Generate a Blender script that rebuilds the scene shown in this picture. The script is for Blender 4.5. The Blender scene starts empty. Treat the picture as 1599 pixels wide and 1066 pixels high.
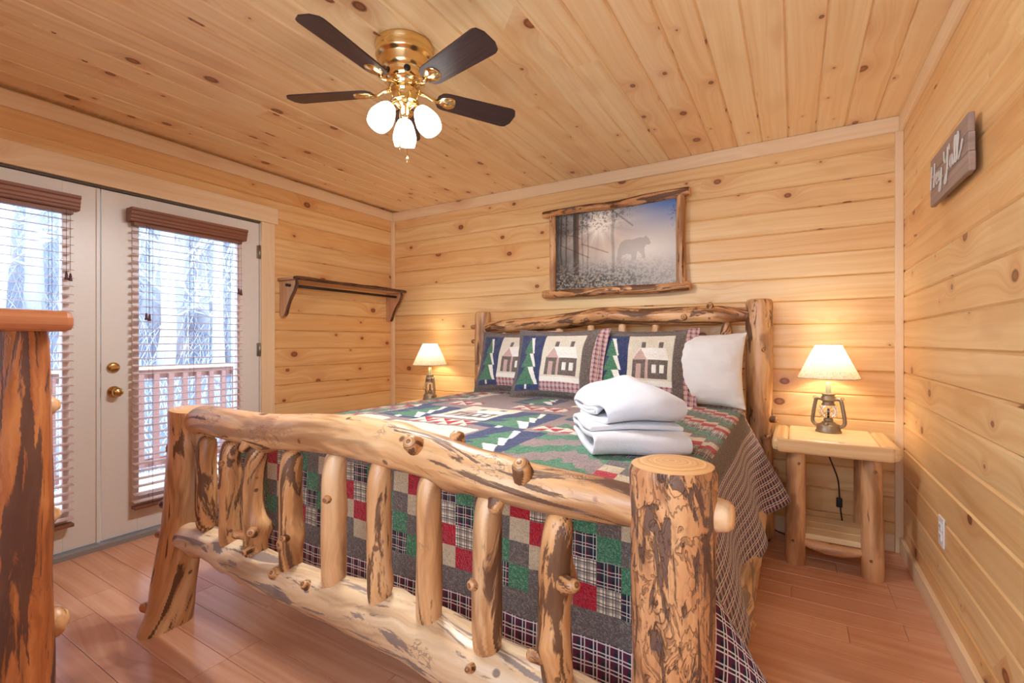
import bpy, bmesh, math, random
import numpy as np
from mathutils import Vector, Matrix, Quaternion, noise as mnoise
random.seed(7); np.random.seed(7)
S = bpy.context.scene
COL = S.collection
PI = math.pi

# ------------------------------------------------------------------ camera, world, exposure
H = 1.18                      # camera height; room: back wall Y=3.38, left wall X=-3.39, right wall X=.525, ceiling 2.44
YB, XL, XR, ZC, YF = 3.38, -3.39, .525, 2.44, -.36
cam = bpy.data.cameras.new('camera'); camo = bpy.data.objects.new('camera', cam); COL.objects.link(camo)
cam.sensor_width = 36; cam.lens = 735 / 1599 * 36; cam.clip_start = .02
camo.location = (0, 0, H); camo.rotation_euler = (PI/2, 0, math.radians(30.9))
S.camera = camo
w = bpy.data.worlds.new('overcast_sky'); S.world = w; w.use_nodes = True
w.node_tree.nodes['Background'].inputs[0].default_value = (.66, .81, 1, 1)
w.node_tree.nodes['Background'].inputs[1].default_value = 6.0
S.view_settings.view_transform = 'Standard'; S.view_settings.look = 'None'
S.view_settings.gamma = 1; S.view_settings.use_curve_mapping = False
S.view_settings.exposure = 0.68
S.cycles.use_denoising = True
S.cycles.max_bounces = 10; S.cycles.diffuse_bounces = 6; S.cycles.transparent_max_bounces = 16
S.cycles.sample_clamp_indirect = 6
FAN_W, LAMP_W = 24.0, 3.4

# ------------------------------------------------------------------ node helpers
def srgb(r, g, b):
    f = lambda c: ((c/255)/12.92 if c/255 <= .04045 else ((c/255+.055)/1.055)**2.4)
    return (f(r), f(g), f(b), 1)
class G:
    def __init__(s, name):
        s.m = bpy.data.materials.new(name); s.m.use_nodes = True; s.nt = s.m.node_tree
        s.bsdf = s.nt.nodes['Principled BSDF']; s.out = s.nt.nodes['Material Output']
    def put(s, sock, v):
        if isinstance(v, bpy.types.NodeSocket): s.nt.links.new(v, sock)
        elif v is not None:
            try: sock.default_value = v
            except Exception: sock.default_value = (*v, 1) if len(v) == 3 else v[:3]
    def n(s, t, ins={}, **props):
        nd = s.nt.nodes.new('ShaderNode'+t)
        for k, v in props.items(): setattr(nd, k, v)
        for k, v in ins.items(): s.put(nd.inputs[k], v)
        return nd
    def M(s, op, a, b=0., c=0., clamp=False):
        nd = s.n('Math', {0: a, 1: b, 2: c}, operation=op, use_clamp=clamp); return nd.outputs[0]
    def V(s, x=0., y=0., z=0.): return s.n('CombineXYZ', {0: x, 1: y, 2: z}).outputs[0]
    def mix(s, f, a, b, mode='MIX'):
        nd = s.n('Mix', {}, data_type='RGBA', blend_type=mode)
        s.put(nd.inputs[0], f); s.put(nd.inputs[6], a); s.put(nd.inputs[7], b); return nd.outputs[2]
    def ramp(s, f, stops, interp='LINEAR'):
        nd = s.n('ValToRGB', {0: f}); cr = nd.color_ramp; cr.interpolation = interp
        while len(cr.elements) < len(stops): cr.elements.new(.5)
        for e, (p, c) in zip(cr.elements, stops): e.position = p; e.color = c
        return nd.outputs[0]
    def step(s, x, lo, hi):
        nd = s.n('MapRange', {0: x, 1: lo, 2: hi, 3: 0., 4: 1.}, interpolation_type='SMOOTHSTEP'); return nd.outputs[0]
    def noise(s, vec, scale=1., detail=3., rough=.5, dist=0.):
        return s.n('TexNoise', {'Vector': vec, 'Scale': scale, 'Detail': detail, 'Roughness': rough, 'Distortion': dist}).outputs[0]
    def uv(s):
        nd = s.n('SeparateXYZ', {0: s.n('UVMap').outputs[0]}); return nd.outputs[0], nd.outputs[1]
    def rnd(s): return s.n('ObjectInfo').outputs['Random']
    def bump(s, h, strength=.3, dist=.01):
        s.put(s.bsdf.inputs['Normal'], s.n('Bump', {'Strength': strength, 'Distance': dist, 'Height': h}).outputs[0])
    def set(s, **k):
        names = dict(col='Base Color', rough='Roughness', metal='Metallic', spec='Specular IOR Level', coat='Coat Weight',
                     emi='Emission Color', es='Emission Strength', trans='Transmission Weight', sheen='Sheen Weight', alpha='Alpha', coatr='Coat Roughness')
        for a, v in k.items(): s.put(s.bsdf.inputs[names[a]], v)
        return s.m

def plain(name, col, rough=.5, metal=0., **k):
    g = G(name); f = g.noise(g.n('TexCoord').outputs['Object'], 60., 2.)
    c = g.mix(g.M('MULTIPLY', f, .25), col, tuple(x*.8 for x in col[:3])+(1,))
    return g.set(col=c, rough=rough, metal=metal, **k)

def pine(name, light, mid, dark, knotden=4.0, rough=.34, tint=(.93, .76, .62, 1), knotamt=1., tintamt=.8):
    """knotty pine board; UV in metres, u along the board"""
    g = G(name); u, v = g.uv(); r = g.rnd()
    uo = g.M('ADD', u, g.M('MULTIPLY', r, 91.7)); vo = g.M('ADD', v, g.M('MULTIPLY', r, 53.3))
    warp = g.noise(g.V(uo, vo), 7., 2.)
    vor = g.n('TexVoronoi', {'Vector': g.V(g.M('MULTIPLY', uo, knotden*.72), g.M('MULTIPLY', vo, knotden*1.0), 0.), 'Scale': 1.},
              voronoi_dimensions='2D', feature='F1')
    d = g.M('ADD', vor.outputs['Distance'], g.M('MULTIPLY', g.M('SUBTRACT', warp, .5), .012))
    cs = g.n('SeparateXYZ', {0: vor.outputs['Color']})
    rad = g.M('MULTIPLY', g.M('POWER', cs.outputs[0], 1.8), .072)
    rad = g.M('ADD', rad, .012)
    has = g.M('GREATER_THAN', cs.outputs[1], .34)
    q = g.M('DIVIDE', d, rad)
    knot = g.M('MULTIPLY', g.M('SUBTRACT', 1., g.step(q, .75, 1.15)), has)
    rim = g.M('MULTIPLY', g.M('MULTIPLY', g.step(q, .45, .85), g.M('SUBTRACT', 1., g.step(q, .95, 1.35))), has)
    halo = g.M('MULTIPLY', g.M('POWER', 2.718, g.M('MULTIPLY', q, -.42)), has)
    # grain
    big = g.noise(g.V(g.M('MULTIPLY', uo, .55), g.M('MULTIPLY', vo, 3.2)), 1., 2.)
    ph = g.M('ADD', g.M('MULTIPLY', vo, 20.), g.M('ADD', g.M('MULTIPLY', big, 3.2), g.M('MULTIPLY', halo, 3.5)))
    gr = g.noise(g.V(g.M('MULTIPLY', uo, .35), ph), 1.6, 3., .6)
    fib = g.noise(g.V(g.M('MULTIPLY', uo, 3.), g.M('MULTIPLY', vo, 260.)), 1., 2.)
    c = g.ramp(gr, [(.30, light), (.58, mid), (.90, dark)])
    blot = g.noise(g.V(g.M('MULTIPLY', uo, 1.6), g.M('MULTIPLY', vo, 5.)), 1., 2.)
    c = g.mix(g.M('MULTIPLY', g.step(blot, .55, .75), .45), c, dark)
    c = g.mix(g.M('MULTIPLY', g.M('SUBTRACT', fib, .5), .35, clamp=True), c, dark)
    c = g.mix(g.M('MULTIPLY', g.M('FRACT', g.M('MULTIPLY', r, 7.31)), tintamt), c, tint, 'MULTIPLY')
    c = g.mix(g.M('MULTIPLY', g.M('MULTIPLY', halo, .75), knotamt, clamp=True), c, srgb(196, 118, 62))
    c = g.mix(g.M('MULTIPLY', knot, .9*knotamt), c, g.mix(g.M('FRACT', g.M('MULTIPLY', cs.outputs[2], 3.3)), srgb(164, 92, 48), srgb(136, 84, 54)))
    c = g.mix(g.M('MULTIPLY', rim, .7*knotamt), c, srgb(92, 52, 30))
    g.bump(g.M('ADD', gr, g.M('MULTIPLY', rim, -.5)), .08, .004)
    return g.set(col=c, rough=g.M('ADD', rough, g.M('MULTIPLY', gr, .10)), spec=.5)

def logmat(name, light, mid, dark, bark=.5, stain=.3, scale=1., rough=.38, bumpk=.35, barkcol=srgb(74, 40, 22), worm=.5, aniso=1.):
    """peeled log; UV u=length, v=around, metres"""
    g = G(name); u, v = g.uv(); r = g.rnd()
    o = g.n('TexCoord').outputs['Object']
    ro = g.M('MULTIPLY', r, 37.)
    uo = g.M('ADD', u, ro)
    P = g.n('VectorMath', {0: o, 1: g.V(ro, ro, ro)}, operation='ADD').outputs[0]
    Q = g.V(g.M('MULTIPLY', uo, 2.2*scale*aniso), g.M('MULTIPLY', v, 12.*scale), ro)
    W = g.noise(P, 9.*scale, 3.)
    gr = g.noise(g.V(g.M('MULTIPLY', uo, 2.5), g.M('MULTIPLY', g.M('ADD', v, g.M('MULTIPLY', W, .05)), 55.), ro), 1., 3., .6)
    lo = g.noise(P, 3.5*scale, 2.)
    c = g.ramp(g.M('ADD', g.M('MULTIPLY', gr, .5), g.M('MULTIPLY', lo, .5)), [(.34, light), (.52, mid), (.70, dark)])
    st = g.noise(Q, 1., 3., .55, .6)
    c = g.mix(g.M('MULTIPLY', g.step(st, .56-.08*stain, .74-.12*stain), .62), c, srgb(122, 70, 36))
    bk = g.noise(g.n('VectorMath', {0: Q, 1: (13.1, 5.7, 2.2)}, operation='ADD').outputs[0], 1.25, 5., .62, 1.1)
    bm = g.step(bk, .70-.22*bark, .745-.22*bark)
    c = g.mix(g.M('MULTIPLY', bm, .85), c, barkcol)
    bl = g.noise(P, 6.*scale, 3.)
    c = g.mix(g.M('MULTIPLY', g.M('MULTIPLY', g.step(bl, .62, .72), bm), .6), c, srgb(92, 84, 96))
    # worm tracks: thin dark contours of a wandering noise
    wn = g.noise(g.V(g.M('MULTIPLY', uo, 14.), g.M('MULTIPLY', v, 26.), ro), 1., 3., .6, .8)
    wreg = g.step(g.noise(P, 5., 2.), .66-.34*worm, .72-.34*worm)
    wm = g.M('MULTIPLY', g.M('SUBTRACT', 1., g.step(g.M('ABSOLUTE', g.M('SUBTRACT', wn, .5)), .010, .026)), wreg)
    c = g.mix(g.M('MULTIPLY', wm, .5), c, srgb(104, 68, 46))
    # small checks and dark spots
    sp = g.n('TexVoronoi', {'Vector': P, 'Scale': 17.*scale}).outputs
    ss = g.n('SeparateXYZ', {0: sp['Color']}).outputs[0]
    sm = g.M('MULTIPLY', g.M('SUBTRACT', 1., g.step(sp['Distance'], .10, .2)), g.M('GREATER_THAN', ss, .86))
    c = g.mix(g.M('MULTIPLY', sm, .8), c, srgb(84, 46, 26))
    hgt = g.M('SUBTRACT', g.M('MULTIPLY', gr, .25), g.M('ADD', g.M('MULTIPLY', bm, .6), g.M('ADD', g.M('MULTIPLY', wm, .5), g.M('MULTIPLY', sm, .4))))
    g.bump(hgt, bumpk, .012)
    return g.set(col=c, rough=g.M('ADD', rough, g.M('MULTIPLY', bm, .2)), spec=.5)

def endgrain(name, a, b):
    g = G(name); o = g.n('TexCoord').outputs['UV']
    s = g.n('SeparateXYZ', {0: o}); rr = g.M('SQRT', g.M('ADD', g.M('POWER', s.outputs[0], 2.), g.M('POWER', s.outputs[1], 2.)))
    rr = g.M('ADD', rr, g.M('MULTIPLY', g.noise(o, 25., 2.), .012))
    f = g.noise(g.V(g.M('MULTIPLY', rr, 160.)), 1., 1.)
    return g.set(col=g.ramp(f, [(.35, a), (.65, b)]), rough=.42)

def fabric(name, base, fleck, scale=230., amt=.5, quilt=True, thr=(.52, .6)):
    g = G(name); u, v = g.uv(); vec = g.V(u, v)
    f = g.step(g.noise(vec, scale*.62, 2., .5, 1.2), *thr)
    c = g.mix(g.M('MULTIPLY', f, amt), base, fleck)
    st = g.noise(vec, 26., 1., .5, 1.5)
    sl = g.step(g.M('ABSOLUTE', g.M('SUBTRACT', g.M('FRACT', g.M('MULTIPLY', st, 7.)), .5)), .04, .30)
    g.bump(g.M('ADD', g.M('MULTIPLY', sl, .8), g.M('MULTIPLY', g.noise(vec, 300., 1.), .3)), .7 if quilt else .2, .006)
    return g.set(col=c, rough=.9, spec=.15, sheen=.25)

def plaid(name, base, warpc, weft, line, period=.042, lw=.07, bw=.38):
    g = G(name); u, v = g.uv()
    def band(x, lo, hi):
        f = g.M('FRACT', g.M('DIVIDE', x, period)); return g.M('MULTIPLY', g.M('GREATER_THAN', f, lo), g.M('LESS_THAN', f, hi))
    c = g.mix(g.M('MULTIPLY', band(u, .05, .05+bw), .75), base, warpc)
    c = g.mix(g.M('MULTIPLY', band(v, .05, .05+bw), .6), c, weft)
    for lo in (.0, .72):
        c = g.mix(g.M('MULTIPLY', band(u, lo, lo+lw), .85), c, line); c = g.mix(g.M('MULTIPLY', band(v, lo, lo+lw), .95), c, line)
    vec = g.V(u, v)
    g.bump(g.noise(vec, 50., 2., .5, 2.), .4, .005)
    return g.set(col=c, rough=.9, spec=.15, sheen=.2)

# ------------------------------------------------------------------ materials
M = {}
M['pine_wall'] = pine('knotty_pine_wall', srgb(242, 212, 158), srgb(232, 192, 132), srgb(204, 150, 90))
M['pine_ceil'] = pine('knotty_pine_ceiling', srgb(248, 226, 182), srgb(240, 208, 156), srgb(214, 168, 112), tint=(.95, .83, .74, 1))
M['pine_trim'] = pine('pale_pine_trim', srgb(244, 222, 186), srgb(238, 210, 168), srgb(226, 190, 142), knotden=2.2, knotamt=.7, tintamt=.2)
M['laminate'] = pine('cherry_laminate', srgb(236, 184, 150), srgb(224, 166, 128), srgb(192, 132, 96), knotden=.5, rough=.17, knotamt=0., tint=(.90, .84, .82, 1))
M['slab'] = pine('honey_slab_wood', srgb(240, 212, 164), srgb(226, 186, 132), srgb(196, 142, 88), knotden=3., knotamt=.7)
M['slab_pale'] = pine('pale_pine_top', srgb(248, 230, 188), srgb(238, 212, 160), srgb(222, 182, 124), knotden=2., knotamt=.4, tintamt=.15)
M['slab_red'] = pine('amber_slab_wood', srgb(206, 142, 98), srgb(184, 114, 74), srgb(146, 82, 52), knotden=3.)
M['shelf_wood'] = pine('greyed_shelf_wood', srgb(220, 184, 148), srgb(202, 162, 126), srgb(166, 124, 94), knotden=2., rough=.5)
M['bark'] = logmat('rough_bark_edge', srgb(120, 84, 56), srgb(86, 58, 40), srgb(52, 36, 28), bark=.9, stain=1., scale=3., rough=.7)
M['log'] = logmat('peeled_log', srgb(232, 190, 142), srgb(214, 162, 110), srgb(184, 126, 78), bark=.64, stain=1.1, worm=.25)
M['log_dark'] = logmat('peeled_log_with_bark', srgb(226, 176, 122), srgb(204, 146, 92), srgb(164, 104, 60), bark=.92, stain=1., scale=1.3, worm=.3)
M['log_post'] = logmat('carved_log_post', srgb(222, 166, 114), srgb(200, 138, 90), srgb(164, 100, 58), bark=.80, stain=.6, scale=2.0, aniso=1.5, bumpk=.8, barkcol=srgb(82, 56, 48), worm=1.1)
M['log_pale'] = logmat('pale_grey_log', srgb(232, 208, 174), srgb(214, 178, 136), srgb(176, 138, 104), bark=.62, stain=.5, barkcol=srgb(122, 104, 98), worm=.15)
M['log_clean'] = logmat('clean_honey_log', srgb(234, 194, 148), srgb(220, 170, 120), srgb(194, 138, 90), bark=.22, stain=.5, worm=.05)
M['log_red'] = logmat('dark_amber_log', srgb(208, 136, 80), srgb(176, 102, 54), srgb(124, 66, 36), bark=.80, stain=1.2, scale=1.4, aniso=.55, barkcol=srgb(70, 46, 42), worm=.1)
M['end_dark'] = endgrain('ringed_branch_end', srgb(222, 168, 112), srgb(128, 78, 44))
M['end'] = endgrain('cut_log_end', srgb(236, 190, 134), srgb(206, 148, 92))
M['white_paint'] = plain('white_door_paint', srgb(232, 228, 220), .35)
M['vinyl'] = plain('grey_door_strip', srgb(150, 146, 142), .4)
M['jamb'] = plain('dark_gap_strip', srgb(96, 84, 72), .6)
M['lite_frame'] = plain('white_glazing_frame', srgb(236, 226, 226), .35)
M['blind'] = pine('brown_blind_wood', srgb(150, 100, 76), srgb(132, 84, 62), srgb(112, 68, 50), knotden=.4, knotamt=0., rough=.4, tintamt=.1)
M['slat'] = pine('rosy_slat_wood', srgb(210, 180, 168), srgb(196, 164, 152), srgb(176, 142, 130), knotden=.4, knotamt=0., rough=.35, tintamt=.1)
M['cord'] = plain('brown_cord', srgb(70, 48, 44), .8)
M['tassel'] = plain('burgundy_tassel', srgb(96, 44, 40), .5)
M['brass'] = plain('polished_brass', srgb(240, 214, 160), .12, 1.)
M['brass_dull'] = plain('antique_brass', srgb(206, 168, 106), .22, 1.)
M['brass_satin'] = plain('satin_brass', srgb(238, 208, 150), .24, 1.)
M['steel'] = plain('brushed_steel', srgb(170, 166, 160), .35, 1.)
M['black'] = plain('black_plastic', srgb(22, 20, 20), .45)
M['white_plastic'] = plain('white_plastic', srgb(240, 240, 238), .3)
M['iron'] = plain('dark_iron_rod', srgb(58, 48, 44), .45, .6)
M['galv'] = plain('weathered_lantern_tin', srgb(150, 132, 112), .42, .55)
M['candle'] = plain('cream_candle_tube', srgb(196, 200, 170), .5)
M['blade'] = None
g = G('dark_walnut_blade'); u, v = g.uv()
f = g.noise(g.V(g.M('MULTIPLY', u, 6.), g.M('MULTIPLY', v, 150.)), 1., 3.)
M['blade'] = g.set(col=g.ramp(f, [(.3, srgb(70, 46, 46)), (.7, srgb(42, 26, 30))]), rough=.42)
g.bump(f, .3, .003)
def glowglass(name, col, es):
    g = G(name); f = g.noise(g.n('TexCoord').outputs['Object'], 22., 3., .5, 2.)
    return g.set(col=(.9, .9, .9, 1), rough=.3, emi=g.mix(g.M('MULTIPLY', g.step(f, .5, .7), .35), col, (.75, .78, .72, 1)), es=es)
M['shade_glass'] = glowglass('frosted_marbled_glass', (1, 1, .97, 1), 3.0)
def glassmat(name, fac=.07, col=(1, 1, 1, 1)):
    g = G(name); t = g.n('BsdfTransparent', {0: col}); gl = g.n('BsdfGlossy', {0: (1, 1, 1, 1), 'Roughness': .02})
    lw = g.n('LayerWeight', {0: .35}); fr = g.M('ADD', g.M('MULTIPLY', lw.outputs['Fresnel'], .6), fac*.3)
    mx = g.n('MixShader', {0: fr, 1: t.outputs[0], 2: gl.outputs[0]})
    g.nt.links.new(mx.outputs[0], g.out.inputs[0]); return g.m
M['pane'] = glassmat('window_glass', .07, (.97, .99, 1, 1))
M['globe'] = glassmat('clear_lantern_glass', .2)
# linen lamp shade: translucent cloth
g = G('oatmeal_linen_shade'); u, v = g.uv()
wv = g.M('ADD', g.noise(g.V(g.M('MULTIPLY', u, 40.), g.M('MULTIPLY', v, 420.)), 1., 2.), g.noise(g.V(g.M('MULTIPLY', u, 420.), g.M('MULTIPLY', v, 40.)), 1., 2.))
lc = g.ramp(g.M('MULTIPLY', wv, .5), [(.40, srgb(190, 168, 138)), (.56, srgb(240, 228, 204))])
df = g.n('BsdfDiffuse', {0: lc}); tr = g.n('BsdfTranslucent', {0: lc})
mx = g.n('MixShader', {0: .26, 1: df.outputs[0], 2: tr.outputs[0]}); g.nt.links.new(mx.outputs[0], g.out.inputs[0]); M['linen'] = g.m
g = G('white_terry_towel'); o = g.n('TexCoord').outputs['Object']
g.bump(g.M('ADD', g.noise(o, 380., 2.), g.M('MULTIPLY', g.noise(o, 60., 2.), .6)), .5, .004); M['towel'] = g.set(col=srgb(214, 212, 214), rough=.95, sheen=.4, spec=.1)
g = G('white_cotton'); o = g.n('TexCoord').outputs['Object']
g.bump(g.noise(o, 14., 2., .5, .8), .25, .02); M['cotton'] = g.set(col=srgb(226, 224, 220), rough=.85, spec=.15)
# quilt fabrics (order = material slots)
CREAM = srgb(232, 222, 200)
FAB = [
 fabric('brown_calico', srgb(104, 92, 86), srgb(160, 142, 130), amt=.55),                     # 0
 fabric('navy_calico', srgb(46, 56, 94), srgb(104, 118, 158), 300., .35),                     # 1
 fabric('green_calico', srgb(62, 118, 86), srgb(142, 182, 142), 260., .5),                  # 2
 fabric('cream_calico', CREAM, srgb(196, 182, 156), 300., .5),                              # 3
 fabric('red_calico', srgb(186, 34, 50), srgb(130, 16, 32), 200., .6),                      # 4
 fabric('tan_calico', srgb(206, 186, 154), srgb(166, 142, 110), 260., .5),                  # 5
 plaid('dark_plaid', srgb(28, 40, 58), srgb(98, 30, 46), srgb(34, 62, 60), srgb(206, 190, 176), .030),   # 6
 plaid('pale_plaid', srgb(222, 210, 186), srgb(150, 136, 118), srgb(120, 108, 104), srgb(74, 64, 70), .026, .09),  # 7
 fabric('white_muslin', srgb(244, 240, 228), srgb(226, 220, 206), 300., .4),                # 8
 fabric('mauve_calico', srgb(156, 134, 128), srgb(104, 88, 90), 240., .6),                   # 9
 plaid('border_plaid', srgb(24, 46, 58), srgb(112, 34, 56), srgb(94, 40, 64), srgb(230, 216, 210), .034, .10),    # 10
 fabric('pink_calico', srgb(206, 172, 160), srgb(186, 150, 138), 300., .4),                 # 11
 plaid('pink_plaid', srgb(176, 138, 130), srgb(60, 62, 104), srgb(170, 76, 84), srgb(226, 206, 196), .030, .08),  # 12
]

# ------------------------------------------------------------------ object helpers
def tag(o, label=None, cat=None, group=None, kind=None):
    for k, v in (('label', label), ('category', cat), ('group', group), ('kind', kind)):
        if v: o[k] = v
    return o
def link(name, me, parent=None, mat=None, loc=None, rot=None, mw=None):
    o = bpy.data.objects.new(name, me); COL.objects.link(o)
    if mat is not None and me is not None and not me.materials:
        for m in (mat if isinstance(mat, (list, tuple)) else [mat]): me.materials.append(m)
    if parent: o.parent = parent
    if loc is not None: o.location = loc
    if rot is not None: o.rotation_euler = rot
    if mw is not None: o.matrix_local = mw
    return o
def empty(name, loc=(0, 0, 0), rz=0, **t):
    o = link(name, None, None, None, loc, (0, 0, rz)); o.empty_display_size = .1; return tag(o, **t)
def copy_tree(o, parent=None):
    c = o.copy(); COL.objects.link(c); c.parent = parent
    for ch in [x for x in o.children]: copy_tree(ch, c)
    return c

class MB:
    def __init__(s): s.v = []; s.f = []; s.uv = []; s.mi = []; s.sm = []
    def add(s, vs, fs, uvs=None, mi=0, smooth=True):
        b = len(s.v); s.v += [tuple(x) for x in vs]
        for k, f in enumerate(fs):
            s.f.append([b+i for i in f]); s.uv.append(uvs[k] if uvs else None); s.mi.append(mi); s.sm.append(smooth)
        return s
    def box(s, lo, hi, ch=0., mi=0, mat=None):
        """box, optionally chamfered on all edges"""
        bm = bmesh.new(); bmesh.ops.create_cube(bm, size=1)
        for v in bm.verts: v.co = Vector([(lo[i]+hi[i])/2 + v.co[i]*(hi[i]-lo[i]) for i in range(3)])
        if ch: bmesh.ops.bevel(bm, geom=bm.edges[:], offset=ch, segments=2, affect='EDGES', profile=.5)
        if mat: bmesh.ops.transform(bm, matrix=mat, verts=bm.verts)
        bm.verts.index_update()
        s.add([v.co for v in bm.verts], [[v.index for v in f.verts] for f in bm.faces], None, mi, False); bm.free(); return s
    def lathe(s, prof, seg=24, c=(0, 0, 0), mi=0, mat=None, sx=1., sy=1.):
        vs = []; fs = []
        for (r, z) in prof:
            for k in range(seg):
                a = 2*PI*k/seg; p = Vector((c[0]+r*math.cos(a)*sx, c[1]+r*math.sin(a)*sy, c[2]+z)); vs.append(mat @ p if mat else p)
        uvs = []
        for i in range(len(prof)-1):
            for k in range(seg):
                k2 = (k+1) % seg; fs.append([i*seg+k, i*seg+k2, (i+1)*seg+k2, (i+1)*seg+k])
                r = max(prof[i][0], prof[i+1][0]); a0, a1 = r*2*PI*k/seg, r*2*PI*(k+1)/seg
                uvs.append([(a0, prof[i][1]), (a1, prof[i][1]), (a1, prof[i+1][1]), (a0, prof[i+1][1])])
        s.add(vs, fs, uvs, mi, True); return s
    def tube(s, pts, r, seg=8, mi=0, cap=True, closed=False):
        pts = [Vector(p) for p in pts]; n = len(pts)
        rr = r if isinstance(r, (list, tuple)) else [r]*n
        T = [(pts[min(i+1, n-1)]-pts[max(i-1, 0)]).normalized() for i in range(n)]
        ax = Vector((0, 0, 1)) if abs(T[0].z) < .9 else Vector((1, 0, 0))
        N = T[0].cross(ax).normalized(); vs = []; L = 0; Ls = []
        for i in range(n):
            if i:
                N = (N - T[i]*N.dot(T[i])).normalized(); L += (pts[i]-pts[i-1]).length
            B = T[i].cross(N); Ls.append(L)
            for k in range(seg):
                a = 2*PI*k/seg; vs.append(pts[i]+(N*math.cos(a)+B*math.sin(a))*rr[i])
        fs = []; uvs = []
        for i in range(n-1):
            for k in range(seg):
                k2 = (k+1) % seg; fs.append([i*seg+k, i*seg+k2, (i+1)*seg+k2, (i+1)*seg+k])
                a0, a1 = rr[i]*2*PI*k/seg, rr[i]*2*PI*(k+1)/seg
                uvs.append([(Ls[i], a0), (Ls[i], a1), (Ls[i+1], a1), (Ls[i+1], a0)])
        if cap:
            fs += [list(range(seg))[::-1], [(n-1)*seg+k for k in range(seg)]]; uvs += [None, None]
        s.add(vs, fs, uvs, mi, True); return s
    def mesh(s, name, long=0):
        me = bpy.data.meshes.new(name); me.from_pydata(s.v, [], s.f)
        me.polygons.foreach_set('material_index', s.mi); me.polygons.foreach_set('use_smooth', s.sm)
        ul = me.uv_layers.new(name='UVMap')
        for p in me.polygons:
            q = s.uv[p.index]
            if q:
                for li, c in zip(p.loop_indices, q): ul.data[li].uv = c
            else:
                nn = [abs(x) for x in p.normal]; k = nn.index(max(nn)); ax = [i for i in range(3) if i != k]
                if long in ax and ax[0] != long: ax = ax[::-1]
                for li in p.loop_indices:
                    co = s.v[me.loops[li].vertex_index]; ul.data[li].uv = (co[ax[0]], co[ax[1]]+.37*k)
        me.update(); return me
    def obj(s, name, mat, parent=None, long=0, **k):
        return link(name, s.mesh(name, long), parent, mat, **k)
def box(name, lo, hi, mat, parent=None, ch=.002, long=None, **k):
    if long is None: d = [hi[i]-lo[i] for i in range(3)]; long = d.index(max(d))
    return MB().box(lo, hi, ch).obj(name, mat, parent, long, **k)
def smooth_path(pts, n):
    """Catmull-Rom through tuples of any length"""
    P = [np.array(p, float) for p in pts]; P = [2*P[0]-P[1]]+P+[2*P[-1]-P[-2]]; out = []
    m = len(P)-3
    for i in range(m*n+1):
        k = min(i//n, m-1); t = i/n-k; a, b, c, d = P[k:k+4]
        out.append(.5*(2*b+(c-a)*t+(2*a-5*b+4*c-d)*t*t+(3*b-a-3*c+d)*t**3))
    return out
def log_mb(ctrl, step=.02, seg=28, amp=.06, seed=0, bumps=(), endr=.72, endl=.035, ecc=0., flute=0.):
    """log through control points (x,y,z,r): irregular section, tapered sawn ends; bumps=(t 0..1, angle, height, size)"""
    ctrl = [np.array(c, float) for c in ctrl]
    Lt = sum(np.linalg.norm(ctrl[i+1][:3]-ctrl[i][:3]) for i in range(len(ctrl)-1))
    n = max(3, int(Lt/step/(len(ctrl)-1))); P = smooth_path(ctrl, n); N_ = len(P)
    pts = [Vector(p[:3]) for p in P]; rad = [p[3] for p in P]
    T = [(pts[min(i+1, N_-1)]-pts[max(i-1, 0)]).normalized() for i in range(N_)]
    ax = Vector((0, 1, 0)) if abs(T[0].y) < .8 else Vector((1, 0, 0))
    N = (ax - T[0]*ax.dot(T[0])).normalized()
    vs = []; fs = []; uvs = []; mb = MB(); L = 0; Ls = [0.]
    for i in range(1, N_): L += (pts[i]-pts[i-1]).length; Ls.append(L)
    sd = Vector((seed*7.31, seed*3.17, seed*1.7))
    for i in range(N_):
        if i: N = (N - T[i]*N.dot(T[i])).normalized()
        B = T[i].cross(N); dend = min(Ls[i], L-Ls[i])
        e = 1. if dend >= endl else endr+(1-endr)*math.sqrt(max(0., 1-(1-dend/endl)**2))
        for k in range(seg):
            a = 2*PI*k/seg; d = N*math.cos(a)+B*math.sin(a)
            q = Vector((math.cos(a)*.9, math.sin(a)*.9, Ls[i]*4.5))
            h = mnoise.noise(q+sd)*amp + mnoise.noise(q*2.7+sd)*amp*.35 + ecc*math.cos(2*a+seed)
            if flute: h -= flute*max(0., mnoise.noise(Vector((math.cos(a)*4, math.sin(a)*4, Ls[i]*7))+sd))
            r = rad[i]*e*(1+h)
            for (bt, ba, bh, bs) in bumps:
                da = math.atan2(math.sin(a-ba), math.cos(a-ba))*rad[i]; dl = Ls[i]-bt*L
                r += bh*math.exp(-(da*da+dl*dl)/(bs*bs))
            vs.append(pts[i]+d*r)
    for i in range(N_-1):
        for k in range(seg):
            k2 = (k+1) % seg; fs.append([i*seg+k, i*seg+k2, (i+1)*seg+k2, (i+1)*seg+k])
            r = rad[i]; a0, a1 = r*2*PI*k/seg, r*2*PI*(k+1)/seg
            uvs.append([(Ls[i], a0), (Ls[i], a1), (Ls[i+1], a1), (Ls[i+1], a0)])
    mb.add(vs, fs, uvs, 0, True)
    for i, sg in ((0, -1), (N_-1, 1)):
        ring = [vs[i*seg+k] for k in range(seg)]; c = sum(ring, Vector())/seg
        inn = [c+(p-c)*.8+T[i]*sg*.006 for p in ring]; b = ring+inn+[c+T[i]*sg*.008]
        ff = []; uu = []
        X = (ring[0]-c).normalized(); Y = T[i].cross(X)
        f2 = lambda p: ((p-c).dot(X), (p-c).dot(Y))
        for k in range(seg):
            k2 = (k+1) % seg
            for q in ([k, k2, seg+k2, seg+k], [seg+k, seg+k2, 2*seg]):
                q = q if sg > 0 else q[::-1]; ff.append(q); uu.append([f2(b[j]) for j in q])
        mb.add(b, ff, uu, 1, True)
    return mb
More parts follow.
